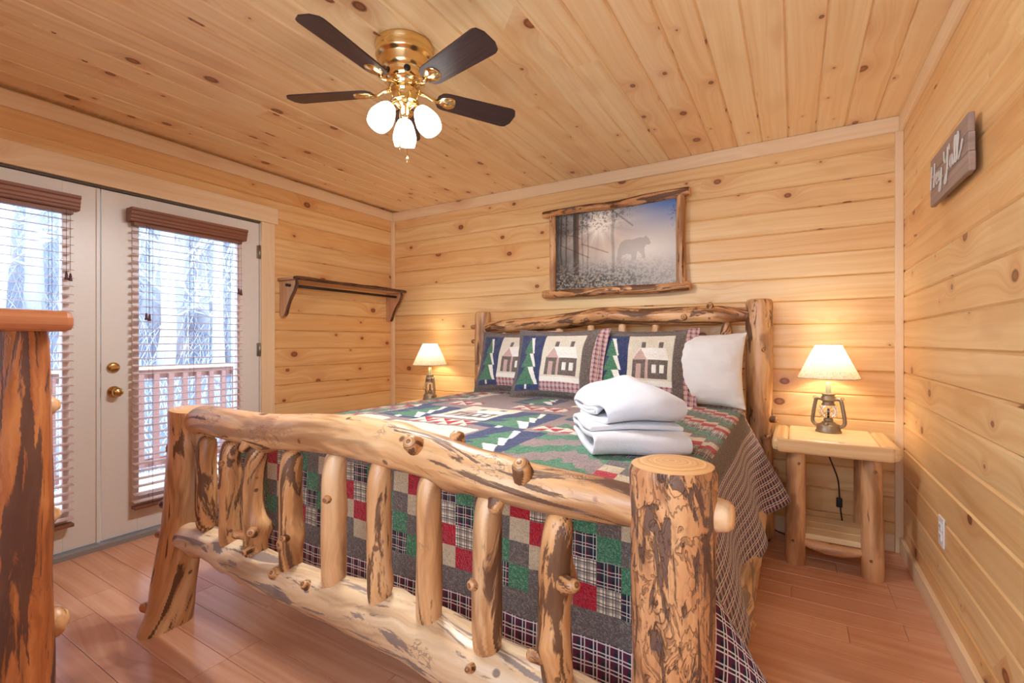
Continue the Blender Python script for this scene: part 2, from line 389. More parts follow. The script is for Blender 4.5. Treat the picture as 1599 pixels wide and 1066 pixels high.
def log(name, ctrl, mat, parent=None, **k):
    return log_mb(ctrl, **k).obj(name, [M[mat], M['end']], parent)
def stub(parent, p, d, r=.018, l=.03, mat='log_dark', name='branch_stub'):
    """a sawn branch stub on a log"""
    p = Vector(p); d = Vector(d).normalized()
    mb = log_mb([(*(p-d*.02), r*1.35), (*(p+d*l*.3), r*1.08), (*(p+d*l), r)], step=.005, seg=14, amp=.1, seed=random.random()*50, endr=.86, endl=.005)
    return mb.obj(name, [M[mat], M['end_dark']], parent)

# ------------------------------------------------------------------ setting: planked shell
PT = .018
def plank_mesh(L, wd, ch=.008, gap=.0001):
    """tongue-and-groove board: X along, Z across 0..wd, front at +Y"""
    y0, y1 = 0, PT; e = gap
    prof = [(e, y0), (e, y1-ch), (ch*.9+e, y1), (wd-ch*.9-e, y1), (wd-e, y1-ch), (wd-e, y0)]
    vs = []; fs = []; n = len(prof)
    for x in (gap, L-gap): vs += [(x, y, z) for (z, y) in prof]
    for i in range(n): fs.append([i, i+n, (i+1) % n+n, (i+1) % n])
    fs += [list(range(n)), [n+i for i in range(n)][::-1]]
    me = MB().add(vs, fs, None, 0, False).mesh('plank', 0); return me
_pl = {}
def plank(parent, mat, L, wd, mw, name='plank'):
    k = (mat, round(L, 4), round(wd, 4))
    if k not in _pl:
        me = plank_mesh(L, wd); me.materials.append(M[mat]); _pl[k] = me
    return link(name, _pl[k], parent, mw=mw)
def MW(x, y, z, o):
    return Matrix(((x[0], y[0], z[0], o[0]), (x[1], y[1], z[1], o[1]), (x[2], y[2], z[2], o[2]), (0, 0, 0, 1)))
GRV = .1413
TH = .10
def struct(name, mb, mat, long=0): return tag(mb.obj(name, mat, None, long), kind='structure')
floor = struct('floor', MB().box((XL-.1, YF-.1, -.06), (XR+.1, YB+.1, -.012)), M['jamb'])
ceiling = struct('ceiling', MB().box((XL-.1, YF-.1, ZC+PT), (XR+.1, YB+.1, ZC+.1)), M['pine_ceil'])
wall_back = struct('wall_back', MB().box((XL-.1, YB+PT, -.05), (XR+.1, YB+TH, ZC+.05)), M['pine_wall'])
wall_right = struct('wall_right', MB().box((XR+PT, YF-.1, -.05), (XR+TH, YB+PT, ZC+.05)), M['pine_wall'])
WX0, WX1, WZ0, WZ1 = -1.25, .30, .75, 2.05       # unseen window, added behind the camera to let in front fill daylight
wall_front = struct('wall_front', MB().box((XL-.1, YF-.1, -.05), (WX0, YF, ZC+.05)).box((WX1, YF-.1, -.05), (XR+PT, YF, ZC+.05))
                    .box((WX0, YF-.1, -.05), (WX1, YF, WZ0)).box((WX0, YF-.1, WZ1), (WX1, YF, ZC+.05)), M['pine_wall'])
wf = MB()
for lo, hi in (((WX0, YF-.09, WZ0), (WX0+.05, YF-.02, WZ1)), ((WX1-.05, YF-.09, WZ0), (WX1, YF-.02, WZ1)), ((WX0, YF-.09, WZ0), (WX1, YF-.02, WZ0+.05)), ((WX0, YF-.09, WZ1-.05), (WX1, YF-.02, WZ1)), (((WX0+WX1)/2-.03, YF-.09, WZ0), ((WX0+WX1)/2+.03, YF-.02, WZ1))): wf.box(lo, hi, .004)
added_fill_window = struct('added_fill_window', wf, M['white_paint'])
MB().box((WX0+.04, YF-.060, WZ0+.04), (WX1-.04, YF-.055, WZ1-.04)).obj('glass_pane', M['pane'], added_fill_window)
DY0, DYM, DY1, DZ = .165, 1.098, 2.03, 2.055       # door opening
wall_left = struct('wall_left', MB().box((XL-TH, DY1+.012, -.05), (XL-PT, YB+PT, ZC+.05)).box((XL-TH, YF, -.05), (XL-PT, DY0-.012, ZC+.05))
                   .box((XL-TH, DY0-.012, DZ+.012), (XL-PT, DY1+.012, ZC+.05)), M['pine_wall'], 1)
# back wall
k0 = 1.572 - 11*GRV
for i in range(18):
    z = k0+i*GRV; wd = min(GRV, ZC-z)
    if wd < .03: continue
    if i in (3, 8, 13):
        c = (1.1, 2.5, 1.9)[i//5]
        plank(wall_back, 'pine_wall', c, wd, MW((-1, 0, 0), (0, -1, 0), (0, 0, 1), (XR, YB+PT, z)))
        plank(wall_back, 'pine_wall', XR-XL-c, wd, MW((-1, 0, 0), (0, -1, 0), (0, 0, 1), (XR-c, YB+PT, z)))
    else: plank(wall_back, 'pine_wall', XR-XL, wd, MW((-1, 0, 0), (0, -1, 0), (0, 0, 1), (XR, YB+PT, z)))
# right wall
for i in range(18):
    z = k0+i*GRV; wd = min(GRV, ZC-z)
    if wd < .03: continue
    L = YB-YF
    if i in (6, 12):
        c = (1.3, 2.1)[i//12]
        plank(wall_right, 'pine_wall', c, wd, MW((0, 1, 0), (-1, 0, 0), (0, 0, 1), (XR+PT, YF, z)))
        plank(wall_right, 'pine_wall', L-c, wd, MW((0, 1, 0), (-1, 0, 0), (0, 0, 1), (XR+PT, YF+c, z)))
    else: plank(wall_right, 'pine_wall', L, wd, MW((0, 1, 0), (-1, 0, 0), (0, 0, 1), (XR+PT, YF, z)))
# left wall: above the doors full length, right of the doors, left of the doors
k1 = k0-.025
for i in range(18):
    z = k1+i*GRV; wd = min(GRV, ZC-z)
    if wd < .03: continue
    def lp(y1, y0, z=z, wd=wd): plank(wall_left, 'pine_wall', y1-y0, wd, MW((0, -1, 0), (1, 0, 0), (0, 0, 1), (XL-PT, y1, z)))
    if z > DZ: lp(YB, YF)
    elif z+wd > DZ+.02:
        lp(YB, DY1+.012); lp(DY0-.012, YF)
        plank(wall_left, 'pine_wall', DY1-DY0+.024, z+wd-DZ-.012, MW((0, -1, 0), (1, 0, 0), (0, 0, 1), (XL-PT, DY1+.012, DZ+.012)))
    else: lp(YB, DY1+.012); lp(DY0-.012, YF)
# ceiling boards run front to back
CW = .1425; x = XR; i = 0; xs = .256+2*CW-.002
xs = .114+3*CW
while xs-CW > XL-.05:
    x1 = min(xs, XR+.02); x0 = max(xs-CW, XL-.02)
    def cp(y0, y1): plank(ceiling, 'pine_ceil', y1-y0, x1-x0, MW((0, 1, 0), (0, 0, -1), (-1, 0, 0), (x1, y0, ZC+PT)))
    if i % 4 == 1: c = random.uniform(.9, 2.6); cp(YF, c); cp(c, YB)
    else: cp(YF, YB)
    xs -= CW; i += 1
# floor planks run along X
FW = .1305; y = YF; r = 0
y = 1.22-12*FW
fm = {}
def floor_plank(x0, x1, y0):
    L = round(x1-x0, 3)
    if L not in fm:
        g = .0008; me = MB().box((g, g, -.012), (L-g, FW-g, 0), .0012).mesh('plank', 0); me.materials.append(M['laminate']); fm[L] = me
    link('plank', fm[L], floor, loc=(x0, y0, 0))
while y < YB:
    x = XL-.02-random.choice([.0, .2, .4, .6, .8])
    while x < XR:
        L = random.choice([.6, .8, 1.0, 1.2]); a, b = max(x, XL-.1), min(x+L, XR+.02)
        if b-a > .05: floor_plank(a, b, y)
        x += L
    y += FW; r += 1
# trims
tn = [0]
def trim(lo, hi, mat='pine_trim', ch=.003, name=None, parent=None):
    tn[0] += 1
    return tag(box(name or 'trim_%d' % tn[0], lo, hi, M[mat], parent, ch), kind=None if parent else 'structure')
CR = .086
trim((XL+.02, YB-.02, ZC-CR), (XR-.02, YB, ZC-.001)); trim((XL, YF, ZC-CR), (XL+.02, YB, ZC-.001)); trim((XR-.02, YF, ZC-CR), (XR, YB, ZC-.001))
trim((XR-.038, YB-.02, 0), (XR, YB, ZC-CR-.001)); trim((XL, YB-.03, 0), (XL+.03, YB, ZC-CR-.001))
trim((XR-.02, YF, 0), (XR-.0, YB-.021, .092), name='baseboard_right', ch=.004); trim((XL+.03, YB-.018, 0), (XR-.039, YB, .095), name='baseboard_back', ch=.004)
trim((XL, DY1+.112, 0), (XL+.018, YB-.031, .092), name='baseboard_left', ch=.004)
# door casing
trim((XL, DY1+.004, 0), (XL+.018, DY1+.108, DZ+.012)); trim((XL, DY0-.11, DZ+.014), (XL+.018, DY1+.135, DZ+.135)); trim((XL, DY0-.11, 0), (XL+.018, DY0-.004, DZ+.012))
trim((XL-.09, DY0-.01, DZ), (XL+.004, DY1+.01, DZ+.012), 'jamb', .001)
trim((XL-.09, DY1, .03), (XL+.004, DY1+.011, DZ), 'white_paint', .001); trim((XL-.09, DY0-.011, .03), (XL+.004, DY0, DZ), 'white_paint', .001)
trim((XL-.12, DY0-.01, -.01), (XL+.03, DY1+.01, .032), 'vinyl', .006)

# ------------------------------------------------------------------ French doors
def door(name, y0, y1, glass, hinge_y):
    xf, xb = XL-.004, XL-.05; z0, z1 = .04, DZ-.004; g0, g1, gz0, gz1 = glass
    mb = MB()
    mb.box((xb, y0, z0), (xf, g0, z1), .002).box((xb, g1, z0), (xf, y1, z1), .002)
    mb.box((xb, g0, z0), (xf, g1, gz0), 0).box((xb, g0, gz1), (xf, g1, z1), 0)
    d = tag(mb.obj(name, M['white_paint'], None, 2), kind='structure')
    lf = MB(); t = .03
    for (a, b) in (((g0-t, gz0-t), (g0+.004, gz1+t)), ((g1-.004, gz0-t), (g1+t, gz1+t)), ((g0, gz0-t), (g1, gz0+.004)), ((g0, gz1-.004), (g1, gz1+t))):
        lf.box((xf-.004, a[0], a[1]), (xf+.012, b[0], b[1]), .004)
    lf.obj('glazing_frame', M['lite_frame'], d, 2)
    MB().box((xb+.014, g0-.01, gz0-.01), (xb+.019, g1+.01, gz1+.01)).obj('glass_pane', M['pane'], d, 2)
    for z in (.3, 1.12, 1.84):
        hm = MB().tube([(xf+.006, hinge_y, z-.05), (xf+.006, hinge_y, z+.05)], .007, 10).box((xf-.003, hinge_y-.02, z-.048), (xf+.002, hinge_y+.004, z+.048))
        hm.obj('hinge', M['steel'], d, 2)
    return d, xf
d1, xf = door('door_1', DYM+.004, DY1-.004, (1.275, 1.865, .25, 1.885), DY1-.002)
d2, xf = door('door_2', DY0+.004, DYM-.004, (.345, .935, .25, 1.885), DY0+.002)
box('astragal', (xf-.02, DYM-.02, .04), (xf+.008, DYM-.003, DZ-.006), M['white_paint'], d2, .002)
R90 = Matrix.Rotation(PI/2, 4, 'Y')
def at(p): return Matrix.Translation(p) @ R90
# deadbolt with thumb turn, knob with rosette
db = MB().lathe([(.0, .0), (.031, 0), (.031, .006), (.027, .013), (.019, .016), (0., .016)], 28, mat=at((xf, 1.157, 1.028))).obj('deadbolt', M['brass_dull'], d1)
MB().box((xf+.014, 1.157-.020, 1.028-.006), (xf+.028, 1.157+.020, 1.028+.006), .003).obj('thumb_turn', M['brass'], db)
kb = MB().lathe([(.0, .0), (.033, 0), (.033, .004), (.028, .011), (.013, .014), (.012, .030), (.020, .036), (.027, .046), (.026, .058), (.016, .066), (.0, .067)], 28,
                mat=at((xf, 1.160, .888))).obj('door_knob', M['brass_dull'], d1)
MB().lathe([(0, .067), (.009, .067), (.009, .071), (0, .071)], 16, mat=at((xf, 1.160, .888))).obj('knob_button', M['brass'], kb)
for z in (1.028, .888): box('strike_plate', (xf-.004, DYM-.0035, z-.03), (xf+.0085, DYM-.001, z+.03), M['steel'], d2, .0005)

# ------------------------------------------------------------------ wooden blinds
def blind(y0, y1, z0, ztop, label, zoff=0.):
    t = empty('window_blind', (XL, (y0+y1)/2, z0), label=label, cat='blind', group='wooden blinds on the French doors')
    o = (XL, (y0+y1)/2, z0); hw = (y1-y0)/2; Hh = ztop-z0
    # crown-shaped valance: extruded profile with mitred returns
    prof = [(.0, 0), (.058, 0), (.062, .006), (.062, .016), (.067, .022), (.067, .034), (.073, .042), (.073, .058), (.080, .064), (.080, .078), (.0, .078)]
    vs = []; fs = []; n = len(prof); e = .022
    for yy in (-hw-e, hw+e): vs += [(px+.012, yy, Hh-.078+pz) for (px, pz) in prof]
    for i in range(n): fs.append([i, (i+1) % n, (i+1) % n+n, i+n])
    fs += [list(range(n))[::-1], [n+i for i in range(n)]]
    MB().add(vs, fs, None, 0, False).obj('valance', M['blind'], t, 1)
    box('head_rail', (.014, -hw, Hh-.10), (.055, hw, Hh-.0785), M['blind'], t, .002)
    sp = .0445; n = int((Hh-.13)/sp)
    sm = MB(); c = .0015
    pr = [(-.025, 0), (-.012, .003), (0, .004), (.012, .003), (.025, 0), (.012, .0), (0, .001), (-.012, .0)]
    vs = []; m = len(pr)
    for yy in (-hw, hw): vs += [(px, yy, pz) for (px, pz) in pr]
    sm.add(vs, [[i, (i+1) % m, (i+1) % m+m, i+m] for i in range(m)]+[list(range(m))[::-1], [m+i for i in range(m)]], None, 0, False)
    me = sm.mesh('slat', 1); me.materials.append(M['slat'])
    for i in range(n):
        link('slat', me, t, loc=(.042, 0, .045+i*sp), rot=(0, math.radians(6+random.uniform(-1, 1)), 0))
    box('bottom_rail', (.016, -hw, 0), (.068, hw, .018), M['blind'], t, .003)
    for yy in (-hw+.09, 0, hw-.09):
        mb = MB()
        for xx in (.0165, .0675): mb.tube([(xx, yy, .01), (xx, yy, Hh-.09)], .0009, 5)
        for i in range(n): mb.tube([(.0165, yy, .043+i*sp), (.0675, yy, .043+i*sp)], .0007, 4)
        mb.obj('ladder_cord', M['cord'], t)
    for (yy, zz) in ((-hw+.055, Hh-.62), (hw-.035, Hh-.42)):
        for k in (0, 1):
            y2 = yy+k*.016; z2 = zz-.006*k
            cd = MB().tube([(.074, y2, Hh-.085), (.075, y2, z2)], .0009, 5).obj('pull_cord', M['cord'], t)
            MB().lathe([(0, .004), (.004, .004), (.005, -.006), (.0075, -.012), (.0055, -.018), (.009, -.030), (.009, -.036), (0, -.037)], 12, (.075, y2, z2)).obj('tassel', M['tassel'], cd)
    return t
blind(1.235, 1.870, .185, 1.965, 'brown wooden slat blind on the right door, beside the brass knob')
blind(.305, .965, .185, 1.965, 'brown wooden slat blind on the left door, partly behind the log dresser')

# ------------------------------------------------------------------ outside: deck, railing, winter woods
M['deck'] = plain('pale_deck_boards', srgb(206, 186, 170), .7)
M['rail_wood'] = plain('red_brown_railing', srgb(136, 98, 94), .6)
M['tree'] = plain('grey_winter_bark', srgb(176, 178, 188), .9)
M['hill'] = plain('leaf_litter_hillside', srgb(104, 112, 130), 1.)
XD = XL-TH
dk = empty('deck', (XD-.9, 3, -.1), label='pale board deck outside the French doors', cat='deck')
for i in range(13):
    x1 = -.0-i*.14+.9; box('deck_board', (x1-.135, -4.5, 0), (x1, 5, .028), M['deck'], dk, .003)
XRail = -5.22
rl = empty('deck_railing', (XRail, 3, -.07), label='reddish wooden deck railing with square balusters outside the doors', cat='railing')
box('top_rail', (-.07, -4.5, .985), (.07, 4.5, 1.02), M['deck'], rl, .004)
box('sub_rail', (-.02, -4.5, .90), (.02, 4.5, .985), M['rail_wood'], rl, .003); box('bottom_rail', (-.02, -4.5, .07), (.02, 4.5, .15), M['rail_wood'], rl, .003)
bme = MB().box((-.019+.039, -.022, .08), (.019+.039, .022, .95), .002).mesh('baluster', 2); bme.materials.append(M['rail_wood'])
for i in range(70): link('baluster', bme, rl, loc=(0, -4.2+i*.122, 0))
for yy in (-4.3, -1.9, .5, 2.9): box('post', (-.045, yy-.045, .0), (.045, yy+.045, 1.0), M['rail_wood'], rl, .003)
# hillside
def hz(x, y):
    d = -5.8-x; return -1.6 + .55*max(0, d) + .5*mnoise.noise(Vector((x*.15, y*.15, 3)))
vs = []; fs = []; nx, ny = 30, 40
for i in range(nx):
    for j in range(ny): xx = -5.8-i*1.1; yy = -8+j*.9; vs.append((xx, yy, hz(xx, yy)))
for i in range(nx-1):
    for j in range(ny-1): fs.append([i*ny+j, i*ny+j+1, (i+1)*ny+j+1, (i+1)*ny+j])
tag(MB().add(vs, fs).obj('hillside', M['hill']), kind='structure')
def bare_tree(seed):
    R = random.Random(seed); tr = MB(); br = MB(); hgt = 11.
    pts = []; x = y = 0
    for i in range(12):
        pts.append((x, y, hgt*i/11)); x += R.uniform(-.09, .09); y += R.uniform(-.09, .09)
    rr = [.13*(1-i/12.5)+.012 for i in range(12)]; rr[0] *= 1.3
    tr.tube(pts, rr, 9)
    def branch(p, d, L, r, lev):
        P = [Vector(p)]; dd = Vector(d).normalized(); n = 4
        for k in range(n):
            dd = (dd+Vector((R.uniform(-.3, .3), R.uniform(-.3, .3), R.uniform(-.1, .28)))).normalized(); P.append(P[-1]+dd*L/n)
        br.tube(P, [r*(1-k/(n+.6)) for k in range(n+1)], 4, cap=False)
        if lev < 2:
            for k in range(1, n+1):
                for q in range(2): branch(P[k], dd+Vector((R.uniform(-1, 1), R.uniform(-1, 1), R.uniform(-.3, .6))), L*R.uniform(.4, .6), r*.55, lev+1)
    for i in range(22):
        t = .10+.88*i/22; k = int(t*11); p = Vector(pts[k]).lerp(Vector(pts[min(k+1, 11)]), t*11-k); a = R.uniform(0, 2*PI)
        branch(p, (math.cos(a), math.sin(a), R.uniform(.1, .9)), R.uniform(1.0, 2.2)*(1.1-.6*t), .028*(1.1-.6*t), 0)
    a = tr.mesh('bare_tree'); b = br.mesh('branches'); a.materials.append(M['tree']); b.materials.append(M['tree']); return a, b
protos = [bare_tree(s) for s in (1, 2, 3, 4)]
R = random.Random(11)
for i in range(30):
    d = R.uniform(3.2, 20)+0.; x = -5.22-d*.95; y = -x*R.uniform(.10, .70)+R.uniform(-.6, .6)
    a, b = protos[i % 4]; s = R.uniform(.55, 1.15)
    t = link('bare_tree', a, None, None, (x, y, hz(x, y)-.1), (R.uniform(-.06, .06), R.uniform(-.06, .06), R.uniform(0, 6.28))); t.scale = (s, s, R.uniform(.85, 1.15))
    tag(t, 'leafless grey tree in the winter woods beyond the deck railing', 'tree', 'bare trees on the hillside beyond the deck')
    link('branches', b, t)
mb = MB()
for i in range(2600):
    d = R.uniform(1.2, 16); x = -5.3-d; y = -x*R.uniform(.05, .75); z = hz(x, y)-.05; L = R.uniform(.5, 1.9); a = R.uniform(0, 6.28); q = R.uniform(.2, .9)
    p = Vector((x, y, z)); e = p+Vector((math.cos(a)*q, math.sin(a)*q, 1)).normalized()*L; m_ = (p+e)/2+Vector((R.uniform(-.1, .1), R.uniform(-.1, .1), .08))
    mb.tube([p, m_, e], [.008, .006, .003], 3, cap=False)
tag(mb.obj('undergrowth', M['tree']), 'tangle of bare grey twigs and saplings on the hillside', 'undergrowth', kind='stuff')

# ------------------------------------------------------------------ log bed
bed = empty('log_bed', (-1.22, 2.1, 0), label='rustic peeled-log bed frame with footboard spindles under the patchwork quilt', cat='bed')
BO = Vector((-1.22, 2.1, 0))
def bl(name, ctrl, mat, parent=None, **k):
    return log(name, [(c[0]-BO.x, c[1]-BO.y, c[2], c[3]) for c in ctrl], mat, parent or bed, **k)
def bstub(par, p, d, **k): return stub(par, Vector(p)-BO, d, **k)
# foot posts
fr = bl('foot_post', [(-.212, .968, 0, .084), (-.209, .97, .31, .080), (-.207, .97, .62, .079), (-.208, .97, .935, .083)], 'log_post',
        amp=.05, seed=3, seg=48, step=.012, endr=.94, endl=.010, flute=.05)
fr['label'] = 'thick sawn log post with dark carved bark'
fl = bl('foot_post', [(-2.275, .965, 0, .090), (-2.228, .968, .18, .079), (-2.185, .97, .36, .076), (-2.145, .97, .54, .074), (-2.115, .97, .72, .073), (-2.095, .97, .905, .079)], 'log',
        amp=.08, seed=5, seg=36, step=.014, endr=.975, endl=.006, bumps=((.0, 3.6, .05, .05), (.83, 4.2, .014, .05), (.985, .2, .02, .03)))
bstub(fl, (-2.29, .905, .075), (-1, -.4, .1), r=.020, l=.035); bstub(fl, (-2.275, .95, .37), (-1, -.3, 0), r=.019, l=.035); bstub(fl, (-2.245, .95, .50), (-1, -.3, 0), r=.018, l=.03)
bstub(fl, (-2.135, .912, .755), (-.3, -1, .1), r=.020, l=.008)
# footboard rails
tr = bl('top_rail', [(-2.08, .97, .845, .046), (-1.98, .965, .875, .052), (-1.75, .96, .872, .056), (-1.53, .96, .872, .058), (-1.30, .955, .892, .059), (-1.10, .955, .898, .061), (-.86, .958, .882, .060),
        (-.66, .96, .855, .056), (-.50, .965, .842, .053), (-.37, .97, .838, .049), (-.305, .97, .838, .044), (-.25, .97, .838, .040)], 'log', amp=.07, seed=8, seg=36, step=.014, endl=.02,
        bumps=((.28, -1.3, .022, .05), (.62, .6, .012, .05), (.80, .5, .012, .04), (.73, -1.5, .02, .04)))
bstub(tr, (-.835, .905, .915), (.15, -1, .55), r=.021, l=.022); bstub(tr, (-.76, .985, .920), (0, .5, 1), r=.020, l=.018); bstub(tr, (-.525, .925, .885), (.1, -.65, .9), r=.021, l=.026)
bstub(tr, (-.60, .93, .800), (0, -.5, -1), r=.018, l=.016); bstub(tr, (-1.62, .92, .82), (-.4, -.6, -1), r=.016, l=.016)
for sx, par, x, z in ((1, fr, -.125, .845),):
    bl('tenon', [(x-.02, .985, z, .036), (x+.012, .985, z, .030), (x+.022, .985, z, .028)], 'log_clean', par, amp=.03, seed=2, endl=.006, endr=.9, step=.01)
lr = bl('bottom_rail', [(-2.19, .97, .375, .045), (-2.06, .96, .40, .054), (-1.80, .955, .405, .060), (-1.55, .95, .400, .060), (-1.30, .955, .395, .064), (-1.05, .96, .400, .070), (-.85, .96, .395, .076), (-.68, .96, .378, .078), (-.50, .965, .372, .070), (-.35, .97, .372, .060), (-.25, .97, .372, .05)],
        'log_pale', amp=.12, seed=12, seg=36, step=.014, endl=.02, bumps=((.1, -1.9, .018, .03), (.2, -1.6, .02, .035), (.27, -1.7, .018, .03), (.62, .3, .018, .05)))
bstub(lr, (-1.43, .905, .435), (.2, -1, .6), r=.018, l=.010); bstub(lr, (-1.27, .905, .44), (.2, -.9, .7), r=.013, l=.012); bstub(lr, (-.645, .89, .42), (.1, -1, .4), r=.010, l=.012)
# spindles: (x, bottom z, top z, radius, material)
SP = [(-1.93, .47, .835, .036, 'log_dark'), (-1.765, .43, .835, .037, 'log_dark'), (-1.60, .41, .835, .037, 'log_dark'), (-1.405, .425, .84, .036, 'log_dark'), (-1.194, .425, .86, .036, 'log_clean'),
      (-1.002, .435, .86, .034, 'log'), (-.820, .425, .85, .034, 'log'), (-.635, .425, .825, .037, 'log'), (-.448, .41, .815, .036, 'log_dark')]
for i, (x, z0, z1, r, mt) in enumerate(SP):
    jx = [0, .004, -.02, 0, 0, 0, .004, 0, -.008][i]; zm = (z0+z1)/2; y = .945
    bp = [(), ((.72, -.9, .012, .02),), ((.35, -1.4, .02, .03), (.3, -.2, .03, .03)), ((.35, -1.2, .012, .03),), ((.62, -1.1, .006, .02),), ((.2, -1.2, .008, .03),), (), ((.42, -2.1, .008, .02),), ((.62, .0, .03, .04), (.3, 3.1, .016, .03))][i]
    sp = bl('spindle', [(x, y+.006, z0-.012, r*.62), (x, y, z0+.02, r*.92), (x+jx*.5, y, z0+.09, r*1.02), (x+jx, y, zm, r), (x+jx*.4, y, z1-.10, r*.98), (x, y+.005, z1-.045, r*.90), (x, y+.012, z1-.02, r*.70)], mt,
            amp=.07, seed=20+i*3, seg=24, step=.012, endl=.012, bumps=bp)
    def ss(dx, z, d, **k): bstub(sp, (x+dx, .945-r*.8, z), d, **k)
    if i == 1: ss(.012, .745, (.3, -1, .1), r=.010, l=.012)
    if i == 2: ss(-.025, .515, (-.8, -.7, .1), r=.014, l=.03, mat='log_dark'); ss(.030, .535, (.8, -.7, .3), r=.015, l=.03); ss(.012, .475, (.1, -1, -.2), r=.013, l=.02)
    if i == 3: ss(.020, .555, (.4, -1, .3), r=.011, l=.02); ss(-.006, .53, (0, -1, 0), r=.020, l=.004, mat='log_dark')
    if i == 4: ss(.012, .715, (.3, -1, 0), r=.012, l=.012)
    if i == 7: ss(-.014, .605, (-.35, -1, 0), r=.014, l=.012)
    if i == 8: ss(-.034, .49, (-1, -.6, .2), r=.014, l=.018); ss(.040, .665, (1, -.4, .4), r=.016, l=.018)
# head posts, rail, spindles
hr = bl('head_post', [(-.175, 3.21, 0, .078), (-.18, 3.21, .5, .074), (-.178, 3.21, 1.0, .072), (-.18, 3.21, 1.43, .074)], 'log', amp=.05, seed=31, seg=32, step=.02, endr=.88, endl=.02)
hl = bl('head_post', [(-2.21, 3.21, 0, .072), (-2.205, 3.21, .7, .066), (-2.20, 3.21, 1.42, .066)], 'log', amp=.05, seed=33, seg=28, step=.02, endr=.88, endl=.02)
bstub(hr, (-.135, 3.15, .62), (.6, -1, 0), r=.016, l=.016); bstub(hr, (-.115, 3.18, .72), (1, -.4, 0), r=.02, l=.03); bstub(hr, (-.11, 3.19, .42), (1, -.4, 0), r=.018, l=.025)
bstub(hr, (-.15, 3.14, 1.13), (.3, -1, 0), r=.012, l=.012); bstub(hl, (-2.265, 3.18, 1.30), (-1, -.2, 0), r=.018, l=.025); bstub(hl, (-2.265, 3.18, 1.18), (-1, -.3, 0), r=.016, l=.02)
ht = bl('head_rail', [(-2.16, 3.20, 1.292, .040), (-2.05, 3.195, 1.295, .050), (-1.80, 3.19, 1.310, .054), (-1.50, 3.19, 1.325, .055), (-1.15, 3.19, 1.362, .060), (-.90, 3.19, 1.348, .056), (-.60, 3.195, 1.345, .060), (-.42, 3.195, 1.345, .058), (-.30, 3.20, 1.345, .044), (-.22, 3.20, 1.345, .040)],
        'log_dark', amp=.10, seed=40, seg=28, step=.018, endl=.03, bumps=((.84, .0, .02, .05), (.5, .3, .014, .06)))
bstub(ht, (-.60, 3.15, 1.335), (0, -1, 0), r=.020, l=.02); bstub(ht, (-.45, 3.17, 1.405), (0, -.5, 1), r=.018, l=.014)
bl('head_rail', [(-2.16, 3.21, .62, .05), (-1.2, 3.21, .62, .055), (-.22, 3.21, .62, .05)], 'log', amp=.06, seed=44, seg=20, step=.03)
for i, x in enumerate((-1.98, -1.72, -1.50, -1.25, -1.02, -.79, -.36)):
    bl('spindle', [(x, 3.215, .63, .026), (x, 3.215, .75, .037), (x+.006, 3.21, 1.0, .036), (x, 3.205, 1.21, .036), (x, 3.20, 1.255, .030), (x, 3.195, 1.30, .024)], 'log_clean' if i < 6 else 'log_dark', amp=.06, seed=50+i, seg=20, step=.02, endl=.01)
# side rails
sr = bl('side_rail', [(-.185, 1.03, .285, .050), (-.180, 1.4, .288, .058), (-.174, 1.75, .285, .060), (-.172, 2.3, .288, .058), (-.176, 2.8, .29, .056), (-.185, 3.16, .29, .050)], 'log_pale', amp=.10, seed=60, seg=28, step=.02, endl=.02,
        bumps=((.33, -.9, .02, .04),))
bstub(sr, (-.125, 1.72, .26), (1, -.2, -.5), r=.014, l=.012)
bl('side_rail', [(-2.24, 1.05, .33, .055), (-2.26, 2.1, .33, .062), (-2.235, 3.15, .335, .055)], 'log_pale', amp=.08, seed=62, seg=20, step=.03, endl=.02)
# mattress and foundation
ZQ = .785
mt = empty('mattress', (-1.22, 2.13, .34), label='mattress and foundation hidden beneath the patchwork quilt', cat='mattress')
box('foundation', (-.93, -.94, 0), (.93, .94, .18), M['cotton'], mt, .02); box('cushion', (-.94, -.95, .181), (.94, .95, ZQ-.34-.022), M['cotton'], mt, .045)

